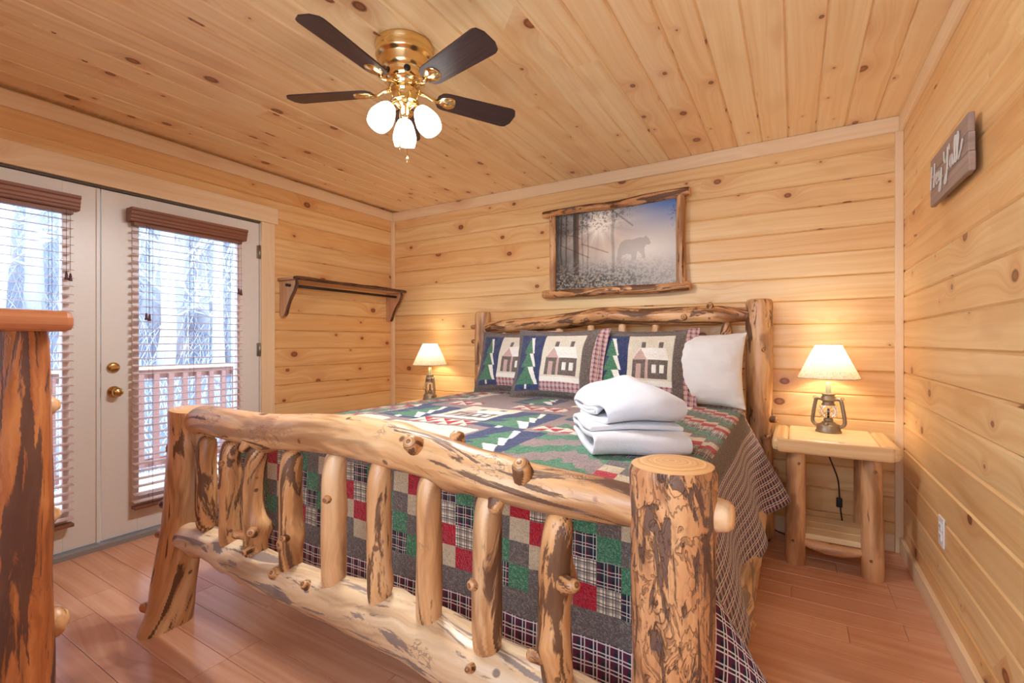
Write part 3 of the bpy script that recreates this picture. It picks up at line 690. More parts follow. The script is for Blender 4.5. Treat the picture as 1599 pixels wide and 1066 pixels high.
# ------------------------------------------------------------------ patchwork quilt
QX, QH = -1.22, 3.08                     # centre X, head edge Y
A, BF, RQ = .930, 1.87, .05              # half width of the top, length of the top, edge radius
AM, BM = 1.395, 2.39
SQ = .0655; S0 = .716406
def qdrop(d, sl):
    arc = RQ*PI/2
    if d <= 0: return 0., 0.
    if d < arc: return RQ*math.sin(d/RQ), RQ*(1-math.cos(d/RQ))
    s = d-arc; return RQ+s*sl, RQ+s*math.sqrt(max(.05, 1-sl*sl))
def qpos(a, b):
    sg = 1 if a >= 0 else -1; da = abs(a)-A; db = b-BF
    x = max(-A, min(A, a)); y = min(b, BF); z = ZQ
    side = .28 + .05*math.sin(b*9.+.6)*min(1, max(0, da)/.3) if sg > 0 else .10
    if sg > 0: side += .20*math.exp(-(b/.22)**2) - .05*math.exp(-((b-1.35)/.35)**2)
    foot = .03 + .02*math.sin(a*14.)
    if da > 0 and db > 0:
        r = math.hypot(da, db) if sg > 0 else min(.46, math.hypot(da, db)); th = math.atan2(db, da); q = th/(PI/2)
        sl = side*(1-q)+foot*q + (.34 if sg > 0 else .15)*math.sin(2*th)**1.2
        o, dn = qdrop(r, sl); ph = PI/2*q**(3.5 if sg > 0 else 2)
        x += sg*o*math.cos(ph); y += o*math.sin(ph); z -= dn
    elif da > 0:
        o, dn = qdrop(da, side); x += sg*o; z -= dn
        if sg > 0: y += .17*(da/.46)*math.exp(-(b/.30)**2)
    elif db > 0:
        o, dn = qdrop(db, foot); y += o; z -= dn
    else:
        z += .008*mnoise.noise(Vector((a*2.2, b*2.2, 1.)))+.004*mnoise.noise(Vector((a*9, b*9, 2.)))
        e = min(1, (A-abs(a))/.25)*min(1, (BF-b)/.25); z += .012*e
    z += .0022*mnoise.noise(Vector((a*34, b*34, 4.)))
    z = max(z, .012)
    return (QX+x, QH-y, z)
def tri_tree(s, h):
    """tree in s -1..1 (across), h 0 (base)..1 (tip); 1 green, 2 cream, 0 none"""
    out = np.zeros(s.shape, int)
    for (h0, h1, w0) in ((.10, .46, .95), (.40, .70, .68), (.64, .95, .46)):
        q = (h1-h)/(h1-h0); inn = (h >= h0) & (h < h1)
        lft, mid_, rgt = -.12*w0-(w0*.88)*q, -.14*w0+.86*w0*q, .40*w0+.58*w0*q
        out[inn & (s > lft) & (s < mid_)] = 1; out[inn & (s >= mid_) & (s < rgt)] = 2
    out[(np.abs(s) < .10) & (h < .10) & (h > .02)] = 2
    return out
def house(s, h):
    """s 0..1 across, h 0..1 up; slots"""
    o = np.full(s.shape, 3)
    o[(h > .14) & (h < .50) & (s > .12) & (s < .90)] = 0
    o[(h > .14) & (h < .42) & (s > .20) & (s < .32)] = 11
    o[(h > .14) & (h < .50) & (s > .42) & (s < .48)] = 11
    for x0 in (.56, .73): o[(h > .24) & (h < .40) & (s > x0) & (s < x0+.10)] = 8
    rf = (h >= .50) & (h < .74)
    o[rf & (s > .12+(h-.50)*.6) & (s < .92-(h-.5)*.35)] = 8
    o[rf & (s > .12+(h-.50)*.75) & (s < .45-(h-.50)*.7)] = 11
    for x0 in (.30, .68): o[(h >= .74) & (h < .86) & (s > x0) & (s < x0+.10)] = 0
    o[h < .10] = 8
    return o
SEQ = np.array([2, 6, 7, 4, 5, 0])
def quilt_pat(a, b):
    m = np.full(a.shape, 9)
    def rect(a0, a1, b0, b1): return (a >= a0) & (a < a1) & (b >= b0) & (b < b1)
    # green and brown peaks, foot end
    pk = rect(.30, .74, .95, 1.90); tri = np.abs(((a-.02) % .36)/.18-1); tri = tri+.22*np.abs(((a+.01) % .06)/.03-1); ph = ((b-.05-.13*tri) % .23)
    m[pk] = np.where(ph[pk] < .11, 2, 9)
    m[rect(-.74, .74, 1.78, 1.9)] = 0
    for r in ((-.46, .04, 1.38, 1.78),): m[rect(*r)] = 3
    for r in ((-.98, -.62, .17, .55), (-.40, -.06, .80, 1.20), (-.93, -.52, 1.36, 1.74), (.10, .46, .16, .54), (.52, .86, .10, .46)):
        k = rect(*r); m[k] = house((a[k]-r[0])/(r[1]-r[0]), (r[3]-b[k])/(r[3]-r[1+1]))
    for r in ((-.93, -.66, .64, 1.04), (-.66, -.40, .90, 1.32), (-.06, .22, .84, 1.32), (.06, .34, 1.32, 1.78), (-.30, -.02, .16, .56), (.26, .50, .60, .98)):
        k = rect(*r); t = tri_tree((a[k]-(r[0]+r[1])/2)/((r[1]-r[0])/2)/1.02, (r[3]-b[k])/(r[3]-r[2])); m[k] = np.where(t == 1, 2, np.where(t == 2, 8, 1))
    for r in ((-.92, -.67, 1.09, 1.21), (-.40, -.06, 1.24, 1.36), (-.60, -.40, .66, .80), (-.18, .14, .62, .76), (.24, .56, 1.16, 1.28), (-.95, -.60, .0, .13), (.52, .76, .50, .62)):
        k = rect(*r); hh = (r[3]-r[2])/2; s = (a[k]-r[0])/hh; h = (b[k]-r[2])/hh
        fs, fh = s % 1, h % 1; c = (np.floor(s)+np.floor(h)).astype(int) % 2
        m[k] = np.where(np.where(c == 0, fs > fh, fs+fh > 1), 4, 3)
    # borders: squares, brown, plaid (sides then foot)
    aa = np.abs(a)
    for d, e in ((aa, b), (b-(BF-.93)+.0, a)):
        foot = d is not aa
        s0 = 1.00 if foot else S0; off = S0 if foot else BF+.07
        k = (d >= s0) & (d < s0+4*SQ) & (aa < (1.0 if foot else 9)) & ((b < BF+.02) if not foot else True)
        i = np.floor((e[k]-off)/SQ+1e-4).astype(int); j = np.floor((d[k]-s0)/SQ+1e-4).astype(int); m[k] = SEQ[(j-i) % 6]
        if foot:
            m[(d >= .93) & (d < s0)] = 0
        m[(d >= s0+4*SQ) & (d < s0+4*SQ+(.075 if foot else .09))] = 0
        m[d >= s0+4*SQ+(.075 if foot else .09)] = 10
    m[aa >= S0+4*SQ+.09] = 10
    m[(b < .05) & (aa > .5)] = 12
    return m
def cloth_mesh(name, us, vs_, pos, pat, both=None):
    """grid cloth; every cell is two triangles whose diagonal follows the patch seams"""
    nu, nv = len(us), len(vs_); V_ = [pos(u, v) for v in vs_ for u in us]
    U0, V0 = np.meshgrid(us[:-1], vs_[:-1]); U1, V1 = np.meshgrid(us[1:], vs_[1:]); uc, vc = (U0+U1)/2, (V0+V1)/2
    du, dv = (U1-U0)/3, (V1-V0)/3
    Sd, Nn, Ww, Ee = pat(uc, vc-dv), pat(uc, vc+dv), pat(uc-du, vc), pat(uc+du, vc)
    F = []; mi = []; uvs = []
    for j in range(nv-1):
        for i in range(nu-1):
            a = j*nu+i; b = a+1; d = a+nu; c = d+1
            s_, n_, w_, e_ = Sd[j, i], Nn[j, i], Ww[j, i], Ee[j, i]
            if s_ == w_ and n_ == e_: F += [(a, b, d), (b, c, d)]; mi += [s_, n_]
            else: F += [(a, b, c), (a, c, d)]; mi += [e_ if e_ == s_ else s_, n_ if n_ == w_ else w_]
    me = bpy.data.meshes.new(name); me.from_pydata(V_, [], F)
    me.polygons.foreach_set('material_index', np.array(mi, dtype=np.int32)); me.polygons.foreach_set('use_smooth', [True]*len(F))
    ul = me.uv_layers.new(name='UVMap'); li = np.empty(len(me.loops), dtype=np.int32); me.loops.foreach_get('vertex_index', li)
    uu = np.empty((len(li), 2)); uu[:, 0] = np.asarray(us)[li % nu]; uu[:, 1] = np.asarray(vs_)[li//nu]; ul.data.foreach_set('uv', uu.ravel())
    for f in FAB: me.materials.append(f)
    me.update(); return me
NA, NB = 373, 320
qm = cloth_mesh('quilt', (S0+np.arange(-258, 91)*SQ/8)[::-1], BF+.07+np.arange(-237, 56)*SQ/8, qpos, quilt_pat)
quilt = tag(link('patchwork_quilt', qm), 'patchwork quilt with trees, houses and plaid border draped over the log bed', 'quilt')
sd = quilt.modifiers.new('thickness', 'SOLIDIFY'); sd.thickness = .010; sd.offset = -1

# ------------------------------------------------------------------ pillows
def pillow_pos(W, Ht, T, seed, flange=0.):
    def f(side):
        def g(s, t):
            s2, t2 = s, t; fl = 1-flange
            ps = min(1, abs(s)/fl); pt = min(1, abs(t)/fl)
            th = T*max(0., (1-ps**2.6)*(1-pt**2.6))**.55
            x = W/2*s*(1-.07*(1-t*t)) ; y = Ht/2*t*(1-.09*(1-s*s))
            nz = mnoise.noise(Vector((s*2.5+seed, t*2.5, side*3.)))*.012*(1-ps**4)*(1-pt**4)
            wr = .005*mnoise.noise(Vector((s*7+seed, t*7, side)))*(abs(s)**2+abs(t)**2)
            return (x, -side*(th+nz+.004)+wr, y)
        return g
    return f
def sham_pat(s, t):
    """sham front: s,t -1..1"""
    x = (s+1)/2; y = (t+1)/2; m = np.full(s.shape, 0)
    m[(x > .90)] = 12; m[(x > .955) | (y > .965)] = 12
    m[(y > .92) & (x < .9)] = 0
    inn = (x > .055) & (x < .80) & (y > .10) & (y < .90)
    nv = inn & (x < .37); m[nv] = 1
    t_ = tri_tree((x[nv]-.205)/.155, (y[nv]-.10)/.80); m[nv] = np.where(t_ == 1, 2, np.where(t_ == 2, 8, 1))
    k = inn & (x >= .37); m[k] = house((x[k]-.37)/.43, (y[k]-.22)/.68); m[k & (y < .22)] = 12
    return m
def plainpat(n): return lambda s, t: np.full(s.shape, n)
def pillow(name, W, Ht, T, loc, tilt, rz, label, pat, seed, cat='pillow', group=None, nu=110, nv=84, flange=.07):
    f = pillow_pos(W, Ht, T, seed, flange)
    us = np.linspace(-1, 1, nu); vs_ = np.linspace(-1, 1, nv)
    fa = cloth_mesh(name, us, vs_, f(1), pat)
    o = link(name, fa, None, None, loc, (-tilt, 0, rz)); 
    # back face joined into the same cloth shell
    bm = bmesh.new(); bm.from_mesh(fa); ul = bm.loops.layers.uv.active
    g = f(-1); grid = [[bm.verts.new(g(u, v)) for u in us[::2]] for v in vs_[::2]]
    for j in range(len(grid)-1):
        for i in range(len(grid[0])-1):
            fc = bm.faces.new((grid[j][i], grid[j+1][i], grid[j+1][i+1], grid[j][i+1])); fc.smooth = True
    # scale UVs to metres
    for fc in bm.faces:
        for l in fc.loops: l[ul].uv = (l.vert.co.x, l.vert.co.z)
    bm.to_mesh(fa); bm.free()
    return tag(o, label, cat, group)
TL = math.radians(24)
gp = 'pillows leaning on the headboard'
pw = pillow('white_pillow', .66, .46, .10, (-.565, 3.035, 1.012), math.radians(16), math.radians(2), 'plain white pillow leaning on headboard behind the patchwork pillows, nearest the right post', plainpat(0), 9., group=gp, flange=.0)
pw.data.materials.clear(); pw.data.materials.append(M['cotton'])
for k in range(1): pass
pillow('pillow_sham', .66, .50, .085, (-1.80, 3.03, 1.02), math.radians(16), math.radians(-3), 'leftmost patchwork pillow with green tree on navy, its house half hidden', sham_pat, 1., group=gp)
pillow('pillow_sham', .66, .52, .085, (-.815, 2.965, 1.015), math.radians(18), math.radians(4), 'patchwork pillow with cabin house in front of the white pillow, right of the other two', sham_pat, 5., group=gp)
pillow('pillow_sham', .70, .52, .085, (-1.37, 2.895, 1.02), math.radians(18), math.radians(-2), 'middle patchwork pillow in front, showing both a whole tree and a whole cabin', sham_pat, 3., group=gp)

# ------------------------------------------------------------------ towels
def towel(name, prof, depth, loc, rz, label, th=.017, warp=.02, seed=0., twist=0., ny=40, taper=0., dome=0.):
    """terry towel folded along a profile (x,z) and run through y; closed shell with thickness"""
    P = smooth_path(prof, 9); n = len(P); nor = []
    for i in range(n):
        t = P[min(i+1, n-1)]-P[max(i-1, 0)]; t = t/np.linalg.norm(t); nor.append(np.array([-t[1], t[0]]))
    vs = []
    for j in range(ny+1):
        fy = j/ny*2-1
        for i in range(n):
            w_ = 1 - .06*abs(fy)**4
            x, z = P[i]; c = 1-taper*fy; z = z*(1+dome*(.45-abs(fy-.15)**2*1.1)*(.6+.4*math.cos(x*9+.6))); x = x*c*(1-.12*dome*fy*fy)
            q = Vector((x*4, fy*depth*3.2, z*4+seed)); nz = Vector((mnoise.noise(q), mnoise.noise(q+Vector((9, 3, 1))), mnoise.noise(q+Vector((2, 8, 5)))))
            vs.append(Vector((x+nz.x*warp+twist*fy*z, fy*depth/2*w_+nz.y*warp*.7, z+nz.z*warp*min(1, z/.05))))
    me = MB(); fs = []
    for j in range(ny):
        for i in range(n-1): fs.append([j*n+i, j*n+i+1, (j+1)*n+i+1, (j+1)*n+i])
    me.add(vs, fs, None, 0, True)
    o = me.obj(name, M['towel'], loc=loc, rot=(0, 0, rz)); m = o.modifiers.new('pile', 'SOLIDIFY'); m.thickness = th; m.offset = 0
    m = o.modifiers.new('soft', 'SUBSURF'); m.levels = m.render_levels = 1
    return tag(o, label, 'towel', 'white towels stacked on the quilt')
t1 = towel('bath_towel', [(-.22, .030), (-.05, .012), (.10, .012), (.205, .014), (.232, .042), (.20, .070), (.05, .068), (-.10, .064), (-.20, .060), (-.235, .078), (-.20, .094), (-.05, .092), (.10, .092), (.17, .090)],
      .35, (-.545, 1.735, ZQ+.012), math.radians(-58), 'flat-folded white bath towel lying under the crumpled towel', warp=.020, seed=2., dome=.2)
t2 = towel('bath_towel', [(-.15, .014), (-.02, .012), (.11, .012), (.170, .022), (.198, .056), (.180, .092), (.12, .112), (.04, .108), (-.05, .120), (-.13, .112), (-.185, .082), (-.165, .048), (-.09, .042), (.0, .052), (.09, .064), (.08, .086), (.0, .082), (-.10, .076)],
      .29, (-.550, 1.745, ZQ+.108), math.radians(-48), 'crumpled white bath towel folded on top of the towel stack', warp=.046, seed=7., twist=.45, dome=.75)

# ------------------------------------------------------------------ nightstands and lantern lamps
def nightstand(loc, label, label_s):
    t = empty('nightstand', loc, label=label, cat='nightstand', group='log nightstands beside the bed')
    W2, D2, HT = .245, .235, .67
    tp = MB().box((-W2+.05, -D2, HT-.07), (W2-.05, D2, HT), .012).obj('top_board', M['slab_pale'], t, 0)
    for s in (-1, 1): MB().box((s*W2-.028 if s < 0 else W2-.052, -D2, HT-.070), (s*W2+.052 if s < 0 else W2+.028, D2, HT), .022).obj('end_cleat', M['slab'], tp, 1)
    MB().box((-W2, -D2-.006, HT-.074), (W2, -D2+.012, HT-.002), .010).obj('front_edge', M['slab'], tp, 0)
    for sx in (-1, 1):
        for sy in (-1, 1):
            r = .045
            lg = log('leg', [(sx*.165, sy*.17, 0, r*1.05), (sx*.165, sy*.17, .2, r*1.03), (sx*.163, sy*.17, .4, r), (sx*.16, sy*.17, .6, r*.98)], 'log_clean', t, amp=.05, seed=70+sx*3+sy, seg=24, step=.03, endr=.93, endl=.01)
            if sy < 0: stub(lg, (sx*.165-.01, -.17-.043, .10 if sx > 0 else .13), (-.1, -1, 0), r=.008, l=.003); stub(lg, (sx*.16+.01, -.17-.041, .54), (.1, -1, 0), r=.008, l=.003)
    for k in range(3): box('shelf_board', (-.155, -.165+k*.105, .135), (.155, -.165+k*.105+.103, .165), M['slab_pale'], t, .005)
    log('shelf_rail', [(-.15, -.168, .125, .016), (-.05, -.172, .108, .028), (.05, -.172, .106, .028), (.15, -.168, .12, .016)], 'log_clean', t, amp=.06, seed=77, seg=16, step=.02)
    return t
NS = (.172, 3.105, 0)
ns = nightstand(NS, 'log-legged nightstand with pale pine top standing in the corner right of the bed', '')
ns2 = copy_tree(ns); ns2.location = (-2.59, 3.115, 0); ns2['label'] = 'log-legged nightstand hidden on the far left side of the bed, carrying the smaller-looking lamp'
def lantern(loc, rz, label):
    t = empty('lantern_lamp', loc, rz, label=label, cat='lamp', group='lantern table lamps')
    k = 1.0
    MB().lathe([(0, 0), (.062, 0), (.063, .006), (.060, .010), (.058, .012), (.058, .034), (.054, .042), (.038, .047), (.034, .052), (.024, .060), (.0, .060)], 32).obj('fuel_tank', M['galv'], t)
    MB().lathe([(0, .0), (.012, .0), (.012, .010), (.009, .013), (0, .013)], 16, mat=Matrix.Translation((.004, -.040, .044)) @ Matrix.Rotation(.6, 4, 'X')).obj('filler_cap', M['galv'], t)
    MB().lathe([(.020, .058), (.023, .062), (.023, .072), (.017, .078), (.008, .080)], 20).obj('burner', M['galv'], t)
    MB().lathe([(.026, .078), (.038, .088), (.046, .104), (.047, .118), (.042, .134), (.034, .147), (.030, .152)], 32).obj('glass_globe', M['globe'], t)
    MB().tube([(0, 0, .078), (0, 0, .130)], .006, 8).obj('wick_tube', M['iron'], t)
    mb = MB()
    for s in (-1, 1):
        for q in (-1, 1): mb.tube([(s*.034, -.034*q, .150), (s*.034*.2, -.050*q, .115), (-s*.034, -.036*q, .080)], .0014, 6)
    mb.obj('wire_guard', M['galv'], t)
    for s in (-1, 1):
        pts = smooth_path([(s*.050, 0, .030), (s*.070, 0, .040), (s*.080, 0, .058), (s*.076, 0, .10), (s*.068, 0, .15), (s*.062, 0, .178), (s*.052, 0, .186), (s*.034, 0, .184)], 5)
        MB().tube([tuple(p) for p in pts], .0095, 10).obj('side_tube', M['galv'], t)
        MB().tube([(s*(.068+.008*math.cos(a)), 0, .190+.008*math.sin(a)) for a in np.linspace(0, 2*PI, 13)], .002, 6, cap=False).obj('handle_ear', M['galv'], t)
    MB().lathe([(.030, .150), (.034, .153), (.034, .156), (.028, .160), (.028, .172), (.036, .176), (.040, .178), (.038, .184), (.034, .190), (.034, .198), (.028, .204), (.033, .210), (.036, .214), (.034, .216), (0, .216)], 28).obj('chimney_cap', M['galv'], t)
    MB().tube([(-.060, -.03, .075), (-.066, -.034, .088), (-.064, -.034, .104), (-.058, -.03, .110)], .0016, 6).obj('lever', M['galv'], t)
    MB().lathe([(.012, .214), (.013, .216), (.013, .276), (.010, .280), (0, .280)], 16).obj('candle_tube', M['candle'], t)
    # shade: conical linen cloth with rims
    sh = MB(); r0, r1, z0, z1 = .150, .062, .305, .492
    n = 48; pr = [(r0+(r1-r0)*i/8, z0+(z1-z0)*i/8) for i in range(9)]
    sh.lathe(pr, n); s_ = sh.obj('lamp_shade', M['linen'], t)
    for r, z in ((r0, z0), (r1, z1)): MB().tube([(r*math.cos(a), r*math.sin(a), z) for a in np.linspace(0, 2*PI, 49)], .0026, 6, cap=False).obj('shade_rim', M['linen'], s_)
    sp = MB()
    for a in (0, 2.094, 4.189): sp.tube([(.008*math.cos(a), .008*math.sin(a), z1-.012), (r1*math.cos(a), r1*math.sin(a), z1-.002)], .0015, 5)
    sp.obj('shade_spider', M['brass_dull'], s_)
    g = MB().lathe([(0, .300), (.012, .300), (.013, .318), (.026, .345), (.030, .370), (.024, .395), (.010, .408), (0, .410)], 20).obj('light_bulb', M['bulb'], t)
    L = bpy.data.lights.new('lamp_light', 'POINT'); L.energy = LAMP_W; L.color = (1, .93, .80); L.shadow_soft_size = .035
    lo = bpy.data.objects.new('lamp_light', L); COL.objects.link(lo); lo.parent = t; lo.location = (0, 0, .432)
    return t
M['bulb'] = glowglass('lit_bulb', (1, .93, .78, 1), 6.)
lantern((.168, 3.20, .6705), math.radians(-22), 'lantern-style lamp with linen shade on the nightstand in the right corner')
lantern((-2.76, 3.20, .6705), math.radians(-22), 'lantern-style lamp with linen shade behind the left side of the bed, near the wall shelf')
cord = empty('power_cord', (.20, 3.33, .3), label='black lamp cord with inline switch hanging behind the right nightstand', cat='cord')
pts = [(-.055, .03, .36), (-.045, .025, .30), (-.02, .02, .20), (.02, .02, .08), (.03, .02, -.02), (.035, .02, -.10), (.045, .02, -.20), (.03, .0, -.275), (-.08, -.02, -.294), (-.24, -.02, -.295), (-.34, .02, -.27)]
MB().tube([tuple(p) for p in smooth_path(pts, 6)], .0035, 8).obj('cable', M['black'], cord)
box('inline_switch', (.014, .010, -.09), (.044, .030, -.035), M['black'], cord, .005)

# ------------------------------------------------------------------ wall shelf
sh = empty('wall_shelf', (XL, 2.75, 1.665), label='bark-edged wall shelf with hanging rod on the left wall over the corner', cat='shelf')
def extr(prof, y0, y1):
    n = len(prof); vs = [(x, y0, z) for x, z in prof]+[(x, y1, z) for x, z in prof]
    mb = MB().add(vs, [[i, (i+1) % n, (i+1) % n+n, i+n] for i in range(n)]+[list(range(n))[::-1], [n+i for i in range(n)]], None, 0, False); return mb
board = MB().box((.002, -.585, -.022), (.205, .59, 0), .004).obj('board', M['shelf_wood'], sh, 1)
mb = log_mb([(.208, -.58, -.010, .014), (.214, -.3, -.010, .015), (.210, 0, -.010, .014), (.216, .3, -.010, .016), (.210, .585, -.010, .013)], seg=14, amp=.35, seed=4, step=.02, endl=.005)
mb.obj('bark_edge', [M['bark'], M['bark']], board)
for y in (-.565, .535):
    br = extr([(.002, -.024), (.185, -.024), (.190, -.05), (.165, -.10), (.115, -.165), (.085, -.215), (.060, -.275), (.035, -.295), (.002, -.285)], y, y+.035).obj('bracket', M['shelf_wood'], sh, 2)
    log_mb([(.185, y+.017, -.03, .012), (.188, y+.017, -.06, .012), (.150, y+.017, -.12, .012), (.105, y+.017, -.18, .012), (.078, y+.017, -.235, .012), (.055, y+.017, -.285, .014)], seg=10, amp=.3, seed=6, step=.012, endl=.004).obj('bark_edge', [M['bark'], M['bark']], br)
MB().tube([(.135, -.60, -.062), (.135, .575, -.062)], .011, 14).obj('hanging_rod', M['iron'], sh)

# ------------------------------------------------------------------ framed bear print
PX0, PX1, PZ0, PZ1 = -1.60, -.675, 1.575, 2.165
pic = empty('framed_print', ((PX0+PX1)/2, YB, (PZ0+PZ1)/2), label='log-framed print of a bear in misty woods above the headboard', cat='picture')
cx, cz = (PX0+PX1)/2, (PZ0+PZ1)/2
def pf(name, c, mat, **k): return log(name, [(p[0]-cx, p[1], p[2]-cz, p[3]) for p in c], mat, pic, **k)
pf('top_rail', [(-1.70, -.055, 2.178, .026), (-1.4, -.055, 2.182, .030), (-1.1, -.055, 2.175, .030), (-.8, -.055, 2.188, .033), (-.60, -.055, 2.190, .031)], 'log_dark', seg=20, amp=.15, seed=81, endr=.9, endl=.01)
pf('bottom_rail', [(-1.70, -.055, 1.552, .032), (-1.4, -.055, 1.550, .031), (-1.1, -.055, 1.550, .032), (-.8, -.055, 1.548, .033), (-.60, -.055, 1.555, .033)], 'log_dark', seg=20, amp=.13, seed=83, endr=.9, endl=.01)
pf('side_rail', [(-1.618, -.055, 1.57, .027), (-1.616, -.055, 1.86, .027), (-1.618, -.055, 2.16, .026)], 'log', seg=18, amp=.08, seed=85, endr=.9, endl=.01)
pf('side_rail', [(-.655, -.055, 1.57, .031), (-.66, -.055, 1.86, .029), (-.655, -.055, 2.165, .029)], 'log', seg=18, amp=.08, seed=87, endr=.9, endl=.01)
NX, NZ = 300, 190
gx, gz = np.meshgrid(np.linspace(0, 1, NX), np.linspace(0, 1, NZ)); asp = (PX1-PX0)/(PZ1-PZ0)
def vn(sx, sz, seed):
    r = np.random.RandomState(seed); n = 64; T_ = r.rand(n, n); x = gx*sx; z = gz*sz
    i = np.floor(x).astype(int); j = np.floor(z).astype(int); fx = x-i; fz = z-j; fx = fx*fx*(3-2*fx); fz = fz*fz*(3-2*fz)
    a = T_[j % n, i % n]; b = T_[j % n, (i+1) % n]; c = T_[(j+1) % n, i % n]; d = T_[(j+1) % n, (i+1) % n]
    return (a*(1-fx)+b*fx)*(1-fz)+(c*(1-fx)+d*fx)*fz
def ssm(x, a, b): t = np.clip((x-a)/(b-a), 0, 1); return t*t*(3-2*t)
L_ = lambda r, g_, b: np.array(srgb(r, g_, b)[:3])
def mixc(c, k, col): return c*(1-k[..., None])+np.asarray(col)*k[..., None]
C = np.ones((NZ, NX, 3))*L_(206, 198, 190)
C = mixc(C, ssm(gz, .55, 1.)*ssm(gx, .45, .95), L_(78, 120, 188)); C = mixc(C, ssm(gz, .68, .95)*ssm(gx, .9, .2)*.75, L_(96, 106, 118))
C = mixc(C, np.exp(-((gx-.72)**2/.05+(gz-.42)**2/.03))*.8, L_(236, 226, 214))
C = mixc(C, ssm(gx, .46, .0)*.88, L_(60, 54, 52))
dx, dz = (gx-.39)*asp, gz-.80; rr_ = np.hypot(dx, dz); an = np.arctan2(dz, dx)
ray = (.5+.5*np.sin(an*9+1)**3)*np.exp(-rr_*2.6)
C = mixc(C, np.clip(ray*.75+np.exp(-(rr_/.14)**2)*1., 0, 1), L_(255, 248, 232)); C = mixc(C, np.exp(-((rr_-.30)/.16)**2)*.35*ssm(dz, .1, -.3), L_(206, 160, 116))
for x0, ww, dk in ((.19, .030, .85), (.05, .012, .6), (.10, .008, .6), (.29, .008, .35), (.50, .014, .35), (.245, .007, .4), (.02, .016, .6)):
    k = ssm(np.abs(gx+.015*(vn(3, 6, int(x0*99))-.5)-x0), ww, ww*.7)*dk*ssm(gz, .05, .22); C = mixc(C, k, L_(52, 42, 38)); C = mixc(C, k*.4*(gx > x0)*(x0 == .19), L_(150, 106, 72))
lf = vn(110, 80, 3)*.6+vn(60, 44, 5)*.4
C = mixc(C, ssm(lf, .58, .66)*ssm(gz+.25*(.6-gx), .66, .95)*ssm(gx, .80, .45)*.7, L_(58, 60, 58)); C = mixc(C, ssm(lf, .60, .68)*ssm(gx, .90, .97)*ssm(gz, .55, .8)*.6, L_(82, 92, 112))
for (xa, za, xb_, zb) in ((.24, .58, .46, .44), (.0, .78, .22, .66), (.48, .98, .66, .74), (.04, .60, .3, .40)):
    t = np.clip(((gx-xa)*(xb_-xa)+(gz-za)*(zb-za))/((xb_-xa)**2+(zb-za)**2), 0, 1); dd = np.hypot(gx-xa-t*(xb_-xa), gz-za-t*(zb-za)); C = mixc(C, ssm(dd, .010, .004)*.5, L_(70, 58, 50))
# bear silhouette in the mist
bear = np.array([(.528, .30), (.545, .47), (.565, .545), (.60, .575), (.66, .570), (.71, .585), (.745, .580), (.762, .600), (.772, .578), (.786, .560), (.792, .530), (.800, .510), (.790, .492), (.765, .490), (.750, .455), (.752, .400), (.760, .335), (.735, .330), (.725, .380), (.700, .425), (.690, .370), (.685, .310), (.655, .310), (.650, .385), (.615, .40), (.575, .385), (.565, .30)])
ins = np.zeros(gx.shape, bool)
for i in range(len(bear)):
    (x1, y1), (x2, y2) = bear[i], bear[i-1]; ins ^= ((y1 > gz) != (y2 > gz)) & (gx < (x2-x1)*(gz-y1)/(y2-y1+1e-9)+x1)
C = mixc(C, ins*np.clip(.40-.9*(.45-gz), .1, .42), L_(128, 120, 116))
gs = vn(120, 90, 8)*.5+vn(63, 50, 9)*.5; gk = ssm(gz, .46, .05)*(.35+.65*ssm(gx, 1.0, .35))
C = mixc(C, gk*.85, L_(84, 78, 70)); C = mixc(C, gk*ssm(gs, .50, .60)*.7, L_(48, 42, 38)); C = mixc(C, gk*ssm(gs, .48, .36)*.5, L_(196, 184, 164)); C = mixc(C, gk*ssm(vn(60, 20, 12), .7, .85)*.45, L_(150, 120, 88))
vs = [((PX0-cx)+x*(PX1-PX0), -.040-.006*math.sin(PI*x)*math.sin(PI*z), (PZ0-cz)+z*(PZ1-PZ0)) for z in np.linspace(0, 1, NZ) for x in np.linspace(0, 1, NX)]
fs = [[j*NX+i, j*NX+i+1, (j+1)*NX+i+1, (j+1)*NX+i] for j in range(NZ-1) for i in range(NX-1)]
pm = bpy.data.meshes.new('print'); pm.from_pydata(vs, [], fs); pm.polygons.foreach_set('use_smooth', [True]*len(fs))
ca = pm.color_attributes.new('print', 'FLOAT_COLOR', 'POINT'); ca.data.foreach_set('color', np.concatenate([C.reshape(-1, 3), np.ones((NX*NZ, 1))], 1).ravel())
g = G('printed_canvas'); M['print'] = g.set(col=g.n('Attribute', attribute_name='print').outputs[0], rough=.5, spec=.3)
link('print', pm, pic, M['print']); box('backing', (PX0-cx-.012, -.034, PZ0-cz-.012), (PX1-cx+.012, -.002, PZ1-cz+.012), M['jamb'], pic, .002)

# ------------------------------------------------------------------ "Hey Y'all" sign on the right wall
sg = empty('wall_sign', (XR, 2.33, 1.835), -PI/2, label="grey plank sign with raised script lettering reading Hey Y'all on the right wall", cat='sign')
